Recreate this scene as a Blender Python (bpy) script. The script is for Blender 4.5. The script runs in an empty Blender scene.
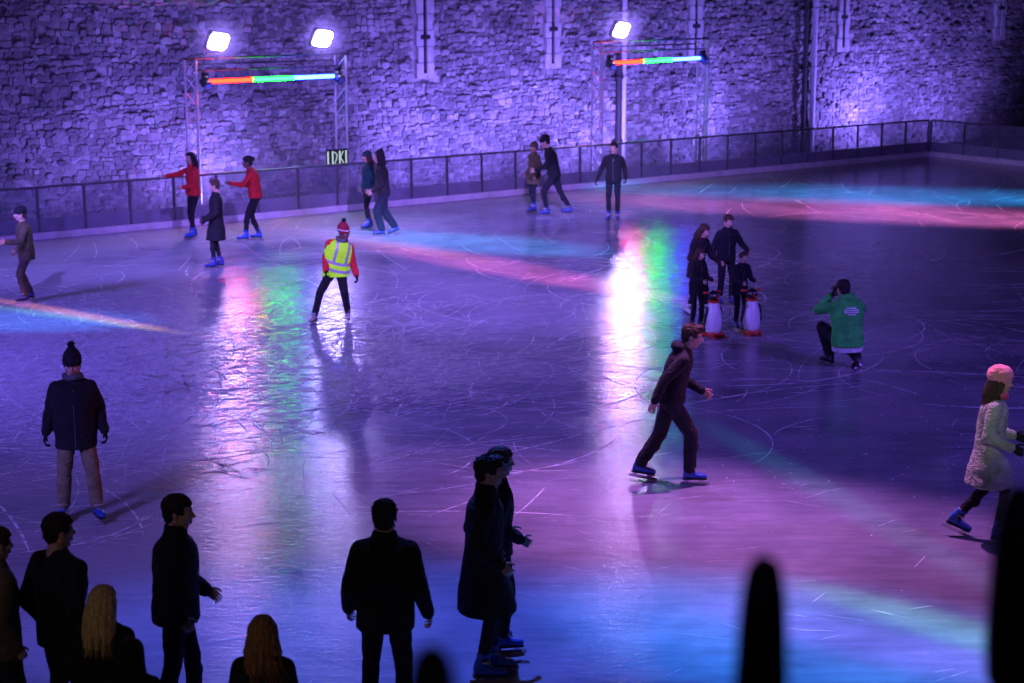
import bpy, bmesh, math, random
import numpy as np
from mathutils import Vector, Matrix, noise
R = math.radians
random.seed(7); rng = np.random.default_rng(7)
C = bpy.context.scene.collection

# ---------------------------------------------------------------- camera
CAMH = 5.66; PITCH = R(11.7); F = 1800.0; W, HH = 1024, 683
cam_d = bpy.data.cameras.new('camera'); cam = bpy.data.objects.new('camera', cam_d); C.objects.link(cam)
cam.location = (0, 0, CAMH); cam.rotation_euler = (R(90) - PITCH, 0, 0)
cam_d.sensor_width = 36; cam_d.lens = F * 36 / W; cam_d.clip_end = 800; cam_d.clip_start = .1
cam_d.dof.use_dof = True; cam_d.dof.focus_distance = 19.0; cam_d.dof.aperture_fstop = 2.4
bpy.context.scene.camera = cam

def ray(px, py):
    x = (px - 512) / F; y = (341.5 - py) / F
    return Vector((x, math.cos(PITCH) + y * math.sin(PITCH), -math.sin(PITCH) + y * math.cos(PITCH)))
def ground(px, py, z=0.0):
    d = ray(px, py); t = (z - CAMH) / d.z
    return Vector((d.x * t, d.y * t, z))
def height_at(g, py):
    d = ray(512, py); return CAMH + g.y * d.z / d.y
def ground_from_top(px, py, h):
    return ground(px, py, h).xy.to_3d()

# ---------------------------------------------------------------- tagging
def tag(o, label=None, cat=None, group=None, kind=None):
    if label: o['label'] = label
    if cat: o['category'] = cat
    if group: o['group'] = group
    if kind: o['kind'] = kind
    return o
def empty(name, loc=(0, 0, 0), rz=0.0):
    o = bpy.data.objects.new(name, None); C.objects.link(o)
    o.location = loc; o.rotation_euler = (0, 0, rz); o.empty_display_size = .2
    return o
def copy_tree(o, parent=None):
    c = o.copy(); C.objects.link(c)
    if parent is not None: c.parent = parent
    for ch in [q for q in bpy.data.objects if q.parent == o]: copy_tree(ch, c)
    return c

# ---------------------------------------------------------------- materials
def new_mat(name):
    m = bpy.data.materials.new(name); m.use_nodes = True
    return m, m.node_tree, m.node_tree.nodes['Principled BSDF']
def N(nt, t, **kw):
    n = nt.nodes.new(t)
    for k, v in kw.items(): setattr(n, k, v)
    return n
def noise_node(nt, scale, detail=4, rough=.6, vec=None):
    n = N(nt, 'ShaderNodeTexNoise'); n.inputs['Scale'].default_value = scale
    n.inputs['Detail'].default_value = detail; n.inputs['Roughness'].default_value = rough
    if vec is not None: nt.links.new(vec, n.inputs['Vector'])
    return n
def ramp(nt, fac, stops):
    r = N(nt, 'ShaderNodeValToRGB'); els = r.color_ramp.elements
    while len(els) < len(stops): els.new(.5)
    for e, (p, c) in zip(els, stops): e.position = p; e.color = (*c, 1) if len(c) == 3 else c
    nt.links.new(fac, r.inputs['Fac']); return r
def bump(nt, b, h, strength, dist=.01):
    n = N(nt, 'ShaderNodeBump'); n.inputs['Strength'].default_value = strength; n.inputs['Distance'].default_value = dist
    nt.links.new(h, n.inputs['Height']); nt.links.new(n.outputs['Normal'], b.inputs['Normal']); return n
_mc = {}
def surf(name, col, rough=.6, var=.25, scale=12, bs=.3, bscale=60, metal=0.0, sheen=0.0, spec=.5):
    if name in _mc: return _mc[name]
    m, nt, b = new_mat(name)
    tc = N(nt, 'ShaderNodeTexCoord')
    n1 = noise_node(nt, scale, 5, .6, tc.outputs['Object'])
    lo = tuple(c * (1 - var) for c in col); hi = tuple(min(1, c * (1 + var)) for c in col)
    r = ramp(nt, n1.outputs['Fac'], [(.3, lo), (.7, hi)])
    nt.links.new(r.outputs['Color'], b.inputs['Base Color'])
    b.inputs['Roughness'].default_value = rough; b.inputs['Metallic'].default_value = metal
    b.inputs['Specular IOR Level'].default_value = spec
    if sheen: b.inputs['Sheen Weight'].default_value = sheen
    if bs:
        n2 = noise_node(nt, bscale, 3, .6, tc.outputs['Object']); bump(nt, b, n2.outputs['Fac'], bs, .006)
    _mc[name] = m; return m
def cloth(name, col, sheen=.02, rough=.85):
    m = surf('cloth_' + name, col, rough, .30, 7, .5, 45, sheen=sheen, spec=.3)
    nt = m.node_tree; b = nt.nodes['Principled BSDF']
    tc = N(nt, 'ShaderNodeTexCoord'); mp = N(nt, 'ShaderNodeMapping'); mp.inputs['Scale'].default_value = (1, 1, 1.7); nt.links.new(tc.outputs['Object'], mp.inputs['Vector'])
    n = noise_node(nt, 9, 3, .5, mp.outputs['Vector']); n.inputs['Distortion'].default_value = 1.6
    b2 = N(nt, 'ShaderNodeBump'); b2.inputs['Strength'].default_value = .9; b2.inputs['Distance'].default_value = .035
    nt.links.new(n.outputs['Fac'], b2.inputs['Height']); old = [l for l in nt.links if l.to_socket == b.inputs['Normal']][0].from_node
    nt.links.new(b2.outputs['Normal'], old.inputs['Normal'])
    return m
def emit(name, col, strength):
    m = bpy.data.materials.new(name); m.use_nodes = True; nt = m.node_tree; nt.nodes.clear()
    e = N(nt, 'ShaderNodeEmission'); o = N(nt, 'ShaderNodeOutputMaterial')
    e.inputs['Color'].default_value = (*col, 1); e.inputs['Strength'].default_value = strength
    nt.links.new(e.outputs[0], o.inputs[0]); return m
def hair_mat(name, c0, c1):
    if name in _mc: return _mc[name]
    m, nt, b = new_mat(name); tc = N(nt, 'ShaderNodeTexCoord'); mp = N(nt, 'ShaderNodeMapping')
    mp.inputs['Scale'].default_value = (60, 60, 5); nt.links.new(tc.outputs['Object'], mp.inputs['Vector'])
    n = noise_node(nt, 1.6, 3, .6, mp.outputs['Vector'])
    r = ramp(nt, n.outputs['Fac'], [(.32, c0), (.7, c1)]); nt.links.new(r.outputs['Color'], b.inputs['Base Color'])
    b.inputs['Roughness'].default_value = .65; b.inputs['Specular IOR Level'].default_value = .25; bump(nt, b, n.outputs['Fac'], .6, .006)
    _mc[name] = m; return m

SKIN = surf('skin', (.46, .27, .20), .5, .12, 10, .12, 90)
SKIN_DARK = surf('skin_deep', (.13, .065, .04), .5, .12, 10, .12, 90)
LIP = surf('lip', (.30, .10, .09), .45, .1)
EYE = surf('eye_white', (.6, .58, .56), .25, .02, bs=0)
IRIS = surf('iris', (.03, .02, .015), .15, .02, bs=0)
DARKM = surf('dark_paint', (.02, .02, .024), .45, .2)
ALU = surf('aluminium_tube', (.5, .5, .52), .35, .1, 20, .1, 40, metal=.6)
STEEL = surf('blade_steel', (.6, .6, .62), .22, .05, bs=0, metal=1.0)

# ---------------------------------------------------------------- mesh builder
class MB:
    def __init__(s): s.v = []; s.f = []; s.m = []; s.n = 0
    def add(s, vs, fs, mi=0):
        s.v.extend(tuple(p) for p in vs)
        s.f.extend(tuple(i + s.n for i in f) for f in fs); s.m.extend([mi] * len(fs)); s.n += len(vs)
    def box(s, c, d, rot=None, mi=0, bev=0.0):
        hx, hy, hz = d[0] / 2, d[1] / 2, d[2] / 2
        if bev <= 0:
            vs = [Vector((x, y, z)) for x in (-hx, hx) for y in (-hy, hy) for z in (-hz, hz)]
            fs = [(0, 1, 3, 2), (4, 6, 7, 5), (0, 4, 5, 1), (2, 3, 7, 6), (0, 2, 6, 4), (1, 5, 7, 3)]
        else:
            bm = bmesh.new(); bmesh.ops.create_cube(bm, size=1)
            for v in bm.verts: v.co = Vector((v.co.x * d[0], v.co.y * d[1], v.co.z * d[2]))
            bmesh.ops.bevel(bm, geom=list(bm.edges), offset=bev, segments=2, affect='EDGES')
            bm.verts.index_update(); vs = [v.co.copy() for v in bm.verts]; fs = [tuple(v.index for v in f.verts) for f in bm.faces]; bm.free()
        if rot is not None: vs = [rot @ v for v in vs]
        s.add([v + Vector(c) for v in vs], fs, mi); return s
    def loft(s, secs, n=16, mi=0, cap=True):
        # secs: (center, ax, ay, ra, rb)
        vs = []; fs = []
        for c, ax, ay, ra, rb in secs:
            for k in range(n):
                a = 2 * math.pi * k / n
                vs.append(Vector(c) + Vector(ax) * (ra * math.cos(a)) + Vector(ay) * (rb * math.sin(a)))
        for i in range(len(secs) - 1):
            for k in range(n):
                fs.append((i * n + k, i * n + (k + 1) % n, (i + 1) * n + (k + 1) % n, (i + 1) * n + k))
        if cap:
            fs.append(tuple(range(n))[::-1]); fs.append(tuple((len(secs) - 1) * n + k for k in range(n)))
        s.add(vs, fs, mi); return s
    def tube(s, p0, p1, r0, r1=None, n=8, mi=0):
        r1 = r0 if r1 is None else r1
        p0 = Vector(p0); p1 = Vector(p1); d = (p1 - p0); d = d.normalized() if d.length > 1e-9 else Vector((0, 0, 1))
        u = d.orthogonal().normalized(); w = d.cross(u)
        return s.loft([(p0, u, w, r0, r0), (p1, u, w, r1, r1)], n, mi)
    def capsule(s, p0, p1, r0, r1, n=12, mi=0):
        p0 = Vector(p0); p1 = Vector(p1); d = (p1 - p0); L = d.length
        d = d / L if L > 1e-9 else Vector((0, 0, 1))
        u = d.orthogonal().normalized(); w = d.cross(u); secs = []
        for a in (-80, -50, -25): 
            secs.append((p0 + d * (r0 * math.sin(R(a))), u, w, r0 * math.cos(R(a)), r0 * math.cos(R(a))))
        secs.append((p0, u, w, r0, r0)); secs.append((p1, u, w, r1, r1))
        for a in (25, 50, 80):
            secs.append((p1 + d * (r1 * math.sin(R(a))), u, w, r1 * math.cos(R(a)), r1 * math.cos(R(a))))
        return s.loft(secs, n, mi)
    def ell(s, c, r, rot=None, n=16, mi=0):
        secs = []; M = rot if rot is not None else Matrix.Identity(3)
        X = M @ Vector((1, 0, 0)); Y = M @ Vector((0, 1, 0)); Z = M @ Vector((0, 0, 1))
        for k in range(9):
            a = R(-85 + 170 * k / 8)
            secs.append((Vector(c) + Z * (r[2] * math.sin(a)), X, Y, r[0] * math.cos(a), r[1] * math.cos(a)))
        return s.loft(secs, n, mi)
    def mesh(s, name):
        me = bpy.data.meshes.new(name); me.from_pydata([tuple(v) for v in s.v], [], s.f)
        me.polygons.foreach_set('material_index', s.m); me.update(); return me
    def build(s, name, mats, parent=None, smooth=True, loc=None):
        me = s.mesh(name)
        for m in (mats if isinstance(mats, (list, tuple)) else [mats]): me.materials.append(m)
        if smooth:
            me.polygons.foreach_set('use_smooth', [True] * len(me.polygons))
            me.set_sharp_from_angle(angle=R(40))
        o = bpy.data.objects.new(name, me); C.objects.link(o)
        if parent is not None: o.parent = parent
        if loc is not None: o.location = loc
        return o
TMP = bpy.data.collections.new('tmp'); C.children.link(TMP)
def remesh(mb, vox, smooth=4, tool=None):
    """voxel-union the primitives into one continuous skin; returns (verts, faces)"""
    me = mb.mesh('tmp'); o = bpy.data.objects.new('tmp', me); TMP.objects.link(o)
    md = o.modifiers.new('r', 'REMESH'); md.mode = 'VOXEL'; md.voxel_size = vox; md.adaptivity = 0
    if smooth:
        sm = o.modifiers.new('s', 'SMOOTH'); sm.factor = .5; sm.iterations = smooth
    dg = bpy.context.evaluated_depsgraph_get(); dg.update()
    ev = o.evaluated_get(dg); m2 = ev.to_mesh()
    n = len(m2.vertices); co = np.empty(n * 3); m2.vertices.foreach_get('co', co); co = co.reshape(-1, 3)
    nr = np.empty(n * 3); m2.vertices.foreach_get('normal', nr); nr = nr.reshape(-1, 3)
    fs = [tuple(p.vertices) for p in m2.polygons]
    ev.to_mesh_clear(); bpy.data.objects.remove(o); bpy.data.meshes.remove(me)
    return co, fs, nr
def folds(co, nr, amp, seed, freq=9.0):
    """soft cloth folds: domain-warped sines along the normals"""
    r = np.random.default_rng(seed); h = np.zeros(len(co)); 
    for k in range(5):
        d = r.normal(size=3); d /= np.linalg.norm(d); f = freq * (1 + .6 * k)
        d2 = r.normal(size=3); w = np.sin(co @ d2 * 6 + r.uniform(0, 6)) * 1.3
        h += np.abs(np.sin(co @ d * f + w + r.uniform(0, 6))) / (1 + k * .5)
    h = h / 2.6 - .6
    return co + nr * (h * amp)[:, None]
def garment(mb, name, mat, parent, vox=.014, amp=.012, seed=1, smooth=4, freq=9.0, matfn=None, mats=None):
    co, fs, nr = remesh(mb, vox, smooth)
    if amp: co = folds(co, nr, amp, seed, freq)
    o = MB(); o.add([tuple(c) for c in co], fs)
    if matfn is not None:
        o.m = [matfn(co[list(f)].mean(axis=0)) for f in fs]
    ob = o.build(name, mats if mats else mat, parent, smooth=False)
    ob.data.polygons.foreach_set('use_smooth', [True] * len(ob.data.polygons))
    return ob

# ---------------------------------------------------------------- head and hand templates
def make_head(female=False):
    b = MB(); j = .92 if female else 1.0
    b.ell((-.012, 0, .032), (.098, .077, .088), n=20)              # cranium
    b.ell((.012, 0, -.03), (.078, .066 * j, .075), n=20)           # face
    b.capsule((.045, .022, -.088), (.045, -.022, -.088), .026 * j, .026 * j)  # chin
    for s in (-1, 1):
        b.capsule((-.015, s * .054 * j, -.055), (.045, s * .022, -.088), .022, .020)   # jaw
        b.ell((.062, s * .036, -.022), (.022, .022, .018))         # cheek bone
        b.capsule((.082, s * .012, .022), (.068, s * .048, .020), .0095, .008)          # brow
        b.ell((-.012, s * .079, -.008), (.018, .007, .031), Matrix.Rotation(R(-12), 3, 'Y'))   # ear
        b.ell((.094, s * .009, -.030), (.009, .008, .007))         # nostril wings
    b.capsule((.084, 0, .012), (.107, 0, -.024), .008, .0115)      # nose
    b.capsule((.085, .016, -.055), (.085, -.016, -.055), .009, .009)   # upper lip
    b.capsule((.082, .012, -.067), (.082, -.012, -.067), .010, .010)   # lower lip
    b.capsule((-.01, 0, -.03), (-.03, 0, -.17), .056 * j, .060 * j)   # neck
    co, fs, nr = remesh(b, .0058, 3)
    mi = []
    for f in fs:
        c = co[list(f)].mean(axis=0)
        mi.append(1 if (c[0] > .083 and abs(c[1]) < .024 and -.074 < c[2] < -.049) else 0)
    e = MB(); e.add([tuple(c) for c in co], fs); e.m = mi
    for s in (-1, 1):
        e.ell((.067, s * .031, .003), (.014, .014, .0115), n=12, mi=2)
        e.ell((.0775, s * .031, .003), (.005, .0058, .0058), n=10, mi=3)
    return e
def make_hand(curl=25.0, spread=1.0, thumb=0.0):
    """right hand: fingers +x, thumb +y, palm faces -z; origin at the wrist"""
    b = MB()
    b.loft([((-.03, 0, 0), (0, 1, 0), (0, 0, 1), .026, .021), ((.01, 0, 0), (0, 1, 0), (0, 0, 1), .029, .019),
            ((.05, .002, 0), (0, 1, 0), (0, 0, 1), .041, .016), ((.092, 0, 0), (0, 1, 0), (0, 0, 1), .042, .012)], 14)
    b.ell((.035, .022, -.008), (.032, .018, .015))
    for y, L, sp in ((.031, .072, 5), (.0105, .081, 1), (-.0105, .075, -3), (-.030, .058, -8)):
        p = Vector((.086, y, 0)); a = 0.0; r = .0088 if L > .06 else .0077
        for k, seg in enumerate((.45, .31, .24)):
            a += R(curl * (.8, 1.15, .9)[k])
            d = Vector((math.cos(a), math.sin(R(sp * spread)), -math.sin(a))).normalized()
            q = p + d * (L * seg); b.capsule(p, q, r, r * .92, 8); p = q; r *= .92
    p = Vector((.018, .026, -.006)); d = Vector((.62, .70, -.25)).normalized()
    q = p + d * .040; b.capsule(p, q, .0125, .0105, 8)
    d = Vector((.86, .42 - thumb, -.32)).normalized(); q2 = q + d * .030; b.capsule(q, q2, .0105, .0092, 8)
    d = Vector((.93, .18 - thumb, -.35)).normalized(); b.capsule(q2, q2 + d * .022, .0092, .008, 8)
    co, fs, nr = remesh(b, .0042, 2)
    e = MB(); e.add([tuple(c) for c in co], fs); return e
HEADS = {'m': make_head(False), 'f': make_head(True)}
HANDS = {'relaxed': make_hand(36, .4, .1), 'open': make_hand(9, 1.6), 'grip': make_hand(62, .5, .25)}
def place(src, M, out=None, mi_off=0, flip=False):
    out = out or MB()
    fs = [f[::-1] for f in src.f] if flip else src.f
    n = out.n; out.v.extend(tuple(M @ Vector(p)) for p in src.v)
    out.f.extend(tuple(i + n for i in f) for f in fs); out.m.extend([m + mi_off for m in src.m]); out.n += len(src.v)
    return out

# ---------------------------------------------------------------- people
def ik(a, t, l1, l2, pole):
    d = t - a; L = d.length; mx = (l1 + l2) * .995
    if L > mx: d = d * (mx / L); L = mx
    L = max(L, abs(l1 - l2) + .02); d = d.normalized() * L
    x = (l1 * l1 - l2 * l2 + L * L) / (2 * L); h = math.sqrt(max(l1 * l1 - x * x, 0))
    u = d.normalized(); p = (pole - u * pole.dot(u)).normalized()
    return a + u * x + p * h, a + d
MX, MY, MZ = Vector((1, 0, 0)), Vector((0, 1, 0)), Vector((0, 0, 1))
BOOTC = {'blue': ((.02, .07, .36), .4), 'black': ((.02, .02, .03), .4), 'navy': ((.03, .04, .22), .4), 'cream': ((.42, .38, .34), .5), 'white': ((.6, .6, .62), .4), 'teal': ((.02, .16, .34), .35)}
PEOPLE = {}
def person(key, label, loc, heading, k=1.0, female=False, lean=0, side=0, twist=0, crouch=0.0, hipx=0.0,
           feet=((0, .10), (0, -.10)), hands=((.05, .05, -.515), (.05, .05, -.515)), poles=None, hpose=('relaxed', 'relaxed'),
           head=(0, 0, 0), top=None, hem=-.10, flare=0.0, puff=1.0, bottoms=None, legr=1.0, boots='blue', hair=None, hairc=None,
           hat=None, hatc=None, gloves=None, skin=None, amp=.017, seed=1, skates=True, hood=False, collar=None, vest=None, group=None,
           scarf=None, shoulders=1.0, hipy=0.0):
    puff *= 1.06; legr *= 1.06
    root = empty('person', loc, R(heading)); root.scale = (k, k, k)
    tag(root, label, 'person', group)
    lift = .07 if skates else 0.0
    sw = (.90 if female else 1.0) * shoulders
    pel = Vector((hipx, hipy, .925 + lift - crouch))
    Rt = Matrix.Rotation(R(lean), 3, 'Y') @ Matrix.Rotation(R(-side), 3, 'X')
    Rz = Matrix.Rotation(R(twist), 3, 'Z')
    def T(x, y, z, f=1.0):   # torso frame, bending progressively
        zz = max(0, min(1, z / .3)); A = Matrix.Rotation(R(lean * zz), 3, 'Y') @ Matrix.Rotation(R(-side * zz), 3, 'X') @ Matrix.Rotation(R(twist * zz), 3, 'Z')
        base = pel + Matrix.Rotation(R(lean * .5), 3, 'Y') @ Matrix.Rotation(R(-side * .5), 3, 'X') @ Vector((0, 0, min(z, .3))) if z > 0 else pel + Vector((0, 0, z))
        if z > .3: base = base + A @ Vector((0, 0, z - .3))
        return base + A @ Vector((x, y, 0)), A
    def sec(z, ry, rx, off=0.0):
        c, A = T(off, 0, z); return (c, A @ MX, A @ MY, rx, ry)
    # legs
    legs = []
    for i, s in ((0, 1), (1, -1)):
        ft = feet[i]; fx, fy = ft[0], ft[1]; fz = ft[2] if len(ft) > 2 else 0.0
        yaw = ft[3] if len(ft) > 3 else s * 8; pit = ft[4] if len(ft) > 4 else 0.0
        hip = pel + Vector((0, s * .088, -.02)); ank = Vector((fx, fy, .085 + lift + fz))
        kn, an = ik(hip, ank, .425, .405, Vector((math.cos(R(yaw)), math.sin(R(yaw)), .15)))
        legs.append((hip, kn, an, yaw, pit))
    # arms
    arms = []
    for i, s in ((0, 1), (1, -1)):
        sh, A = T(0, s * .168 * sw, .440)
        h = hands[i]; tg = sh + Vector((h[0], s * h[1], h[2]))
        pole = Vector(poles[i]) if poles and poles[i] else Vector((-1, s * .12, -.1))
        el, wr = ik(sh, tg, .285, .25, pole)
        arms.append((sh, el, wr, s))
    neck, An = T(0.0, 0, .53)
    hc, Ah0 = T(.022, 0, .685)
    Ah = Matrix.Rotation(R(lean * .35), 3, 'Y') @ Matrix.Rotation(R(head[0]), 3, 'Z') @ Matrix.Rotation(R(head[1]), 3, 'Y') @ Matrix.Rotation(R(-head[2]), 3, 'X')
    HM = Matrix.Translation(hc) @ Ah.to_4x4() @ Matrix.Scale(1.06 if not female else 1.02, 4)
    sk = skin or SKIN
    # ---- body: one continuous figure with head and hands
    b = MB()
    b.loft([sec(-.06, .13 * sw, .085), sec(.06, .135 * sw, .085), sec(.2, .115 * sw, .075), sec(.36, .14 * sw, .085), sec(.47, .155 * sw, .07), sec(.53, .06, .05)], 14)
    b.capsule(neck - Vector((0, 0, .04)), HM @ Vector((-.02, 0, -.10)), .052, .050)
    for hip, kn, an, yaw, pit in legs:
        b.capsule(hip, kn, .070, .046); b.capsule(kn, an, .044, .034)
    for sh, el, wr, s in arms:
        b.capsule(sh, el, .043, .033); b.capsule(el, wr, .033, .026)
    co, fs, nr = remesh(b, .016, 2)
    body = MB(); body.add([tuple(c) for c in co], fs)
    place(HEADS['f' if female else 'm'], HM, body)
    handM = []
    for i, (sh, el, wr, s) in enumerate(arms):
        ex = (wr - el).normalized(); fw = Vector((1, 0, .9)) if ex.z < .5 else Vector((-1, 0, 0))
        ey = (fw - ex * fw.dot(ex)).normalized(); ez = ex.cross(ey)
        M = Matrix((ex, ey, ez)).transposed().to_4x4()
        if s > 0: M = M @ Matrix.Scale(-1, 4, (0, 0, 1))
        M = Matrix.Translation(wr) @ M
        handM.append((M, s))
        if not gloves: place(HANDS[hpose[i]], M @ Matrix.Scale(.97 if not female else .9, 4), body, flip=(s > 0))
    body.build('body', [sk, LIP, EYE, IRIS], root)
    if gloves:
        for i, (M, s) in enumerate(handM):
            g = place(HANDS[hpose[i]], M @ Matrix.Scale(1.1, 4), flip=(s > 0)); g.build('glove', gloves, root)
    # ---- trousers
    t = MB()
    t.loft([sec(-.10, .15, .115), sec(-.02, .165, .125, -.01), sec(.08, .15, .112), sec(.14, .14, .105)], 16)
    for hip, kn, an, yaw, pit in legs:
        t.capsule(hip + Vector((0, 0, -.03)), kn, .090 * legr ** .5, .064 * legr)
        lo = kn.lerp(an, .93 if skates else 1.02)
        t.capsule(kn, lo, .063 * legr, .053 * legr ** 1.4)
        calf = kn.lerp(an, .33) + (an - kn).cross(Vector((0, 1, 0))).normalized() * .012
        t.ell(calf, (.058 * legr, .055 * legr, .09))
    garment(t, 'trousers', bottoms, root, .014, amp * .8, seed + 5, freq=14)
    # ---- top
    j = MB(); p = puff
    secs = []
    if hem < -.2:
        mid = (legs[0][1] + legs[1][1]) / 2 - pel; sl = Vector((mid.x * .8, mid.y * .6, 0)) * (min(1, -hem / .45))
        secs.append((pel + Vector((0, 0, hem)) + sl * .5, MX, MY, (.165 + flare) * p, (.205 + flare) * p))
        secs.append((pel + Vector((0, 0, hem * .55)) + sl * .25, MX, MY, (.158 + flare * .6) * p, (.195 + flare * .6) * p))
        secs.append(sec(-.08, .182 * p, .145 * p))
    else:
        secs.append(sec(hem, (.172 + flare) * p, (.135 + flare) * p))
    secs += [sec(.03, .172 * p, .133 * p), sec(.15, .16 * p * (.94 if female else 1), .122 * p), sec(.30, .182 * sw * p, .130 * p, .004), sec(.41, .185 * sw * p, .122 * p), sec(.465, .160 * sw * p, .10 * p), sec(.505, .118 * sw, .085), sec(.54, .085, .072), sec(.565, .066, .066)]
    j.loft(secs, 20)
    for sh, el, wr, s in arms:
        j.capsule(T(0, s * .055, .50)[0], sh + Vector((0, 0, .004)), .052, .056 * p)
        j.ell(sh + (sh - neck).normalized() * -.01, (.064 * p, .058 * p, .060 * p))
        j.capsule(sh, el, .064 * p, .054 * p); j.capsule(el, el.lerp(wr, .98), .054 * p, .041 * p)
    if collar:
        c0, A = T(.0, 0, .53)
        j.loft([(c0 - A @ Vector((0, 0, .03)), A @ MX, A @ MY, .10, .115), (c0 + A @ Vector((0, 0, .03)), A @ MX, A @ MY, .085, .088), (c0 + A @ Vector((-.004, 0, .03 + collar)), A @ MX, A @ MY, .083, .085)], 18)
    if hood:
        c0, A = T(-.085, 0, .53)
        j.ell(c0, (.075, .115, .065), A); j.ell(c0 + A @ Vector((.02, .07, .01)), (.06, .05, .05), A); j.ell(c0 + A @ Vector((.02, -.07, .01)), (.06, .05, .05), A)
    matfn = None; mats = None
    jk = garment(j, 'jacket' if hem > -.25 else 'coat', top, root, .013, amp, seed, freq=8)
    if vest:
        v = MB(); q = 1.09 * p
        v.loft([sec(-.10, .178 * q, .14 * q), sec(.03, .175 * q, .137 * q), sec(.15, .165 * q, .128 * q), sec(.30, .18 * sw * q, .134 * q, .004), sec(.41, .175 * sw * q, .128 * q), sec(.50, .15 * sw * q, .10 * q), sec(.545, .08, .07)], 20)
        def mf(c):
            q0 = Rt.inverted() @ (Vector(c) - pel)
            z = q0.z
            if .02 < z < .07 or .14 < z < .19: return 1
            if z >= .19 and abs(abs(q0.y) - .105) < .024: return 1
            return 0
        garment(v, 'hi_vis_vest', None, root, .011, amp * .7, seed + 2, matfn=mf, mats=vest)
    for sh, el, wr, s in arms:
        cu = MB(); d0 = (wr - el).normalized(); cu.tube(wr - d0 * .035, wr - d0 * .004, .0425 * p, .040 * p, 14)
        cu.build('cuff', top, jk)
    if hem > -.25 and not vest:
        z_ = MB(); pts = []
        for q in range(9):
            zz = hem + .02 + (.50 - hem) * q / 9; rx = .137 * p if zz < .35 else .137 * p - (zz - .35) * .22
            pts.append(T(rx - .007, 0, zz)[0])
        for q in range(8): z_.tube(pts[q], pts[q + 1], .005, n=6)
        z_.build('zip', surf('zip_metal', (.16, .16, .18), .35, .1, metal=.6), jk)
    if scarf:
        c0, A = T(.015, 0, .565); sc = MB()
        for q in range(14):
            a0, a1 = 2 * math.pi * q / 14, 2 * math.pi * (q + 1) / 14
            sc.capsule(c0 + A @ Vector((.075 * math.cos(a0), .082 * math.sin(a0), .008 * math.sin(3 * a0))), c0 + A @ Vector((.075 * math.cos(a1), .082 * math.sin(a1), .008 * math.sin(3 * a1))), .034, .034, 8)
        garment(sc, 'scarf', scarf, root, .011, .008, seed + 9, 2, freq=30)
    # ---- hair and hat
    hs = HM.to_scale()[0]
    if hair:
        h = MB(); rr = random.Random(seed * 13 + 1)
        h.loft([(HM @ Vector((-.016, 0, zz)), HM.to_3x3() @ MX, HM.to_3x3() @ MY, rx, ry) for zz, rx, ry in ((.0, .098, .081), (.035, .108, .086), (.075, .102, .082), (.105, .080, .066), (.125, .045, .04))], 18)
        h.ell(HM @ Vector((-.055, 0, -.012)), (.058, .075, .075), Ah)
        if hair in ('long', 'straight'):
            for q in range(9):
                a = R(75 + 210 * q / 8); yy = math.sin(a) * .076; xx = math.cos(a) * .085 - .02
                top_p = HM @ Vector((xx * .9, yy, .05)); lowl = -.30 if hair == 'straight' else -.24
                endp = HM @ Vector((xx * 1.0 - .05, yy * 1.5, lowl))
                midp = HM @ Vector((xx * 1.1 - .025, yy * 1.25, -.09))
                h.capsule(top_p, midp, .026, .026); h.capsule(midp, endp, .026, .014)
        if hair == 'bun':
            h.ell(HM @ Vector((-.115, 0, .055)), (.045, .045, .045))
        if hair == 'quiff':
            h.ell(HM @ Vector((.045, 0, .105)), (.05, .06, .030), Ah)
        co, fs, nr = remesh(h, .007, 2)
        face = (np.array(HM.inverted())[:3, :3] @ (co - np.array(HM.translation)).T).T
        face /= 1.0
        # keep the hair out of the face
        inv = HM.inverted(); lc = np.array([inv @ Vector(c) for c in co])
        push = (lc[:, 0] > .045) & (lc[:, 2] < .055)
        lc[push, 0] = np.minimum(lc[push, 0], .045)
        ct = np.sin(lc[:, 1] * 240 + lc[:, 0] * 90) * .0022 + np.sin(lc[:, 1] * 530 + lc[:, 2] * 40) * .0015 + np.sin(lc[:, 0] * 410) * .0015
        lc += nr * ct[:, None]
        co = np.array([HM @ Vector(c) for c in lc])
        hm = MB(); hm.add([tuple(c) for c in co], fs)
        # loose locks over the cap
        nl = {'long': 110, 'straight': 140, 'short': 90, 'quiff': 100, 'bun': 60}[hair] * (3 if seed in (26, 27) else 1); fr = .55 if seed in (26, 27) else 1.0
        for q in range(nl):
            a = rr.uniform(60, 300); el0 = rr.uniform(15, 80)
            ca, sa, ce, se = math.cos(R(a)), math.sin(R(a)), math.cos(R(el0)), math.sin(R(el0))
            p0 = Vector((-.016 + .10 * ca * ce, .083 * sa * ce, .02 + .105 * se))
            if hair in ('long', 'straight'):
                wv = rr.uniform(-.012, .012) * (2.0 if hair == 'long' else .6)
                pts = [p0 * 1.03, Vector((-.02 + .108 * ca, .094 * sa, rr.uniform(-.03, .02))), Vector((-.045 + .10 * ca + wv, .112 * sa + wv, -.12)), Vector((-.065 + .085 * ca - wv * 2, .135 * sa - wv * 2, rr.uniform(-.24, -.38)))]
                rad = [.0035 * fr, .006 * fr, .006 * fr, .0010]
            else:
                d = Vector((-.35 if q % 3 else .4, rr.uniform(-.5, .5), -.35 if hair == 'short' else rr.uniform(-.3, .5)))
                pts = [p0 * 1.0, p0 * 1.04 + d * .02, p0 * 1.02 + d * rr.uniform(.035, .06)]; rad = [.005, .0045, .001]
            pts = [HM @ x for x in pts]
            for e0 in range(len(pts) - 1): hm.tube(pts[e0], pts[e0 + 1], rad[e0], rad[e0 + 1], 5)
        hm.build('hair', hairc, root)
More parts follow.
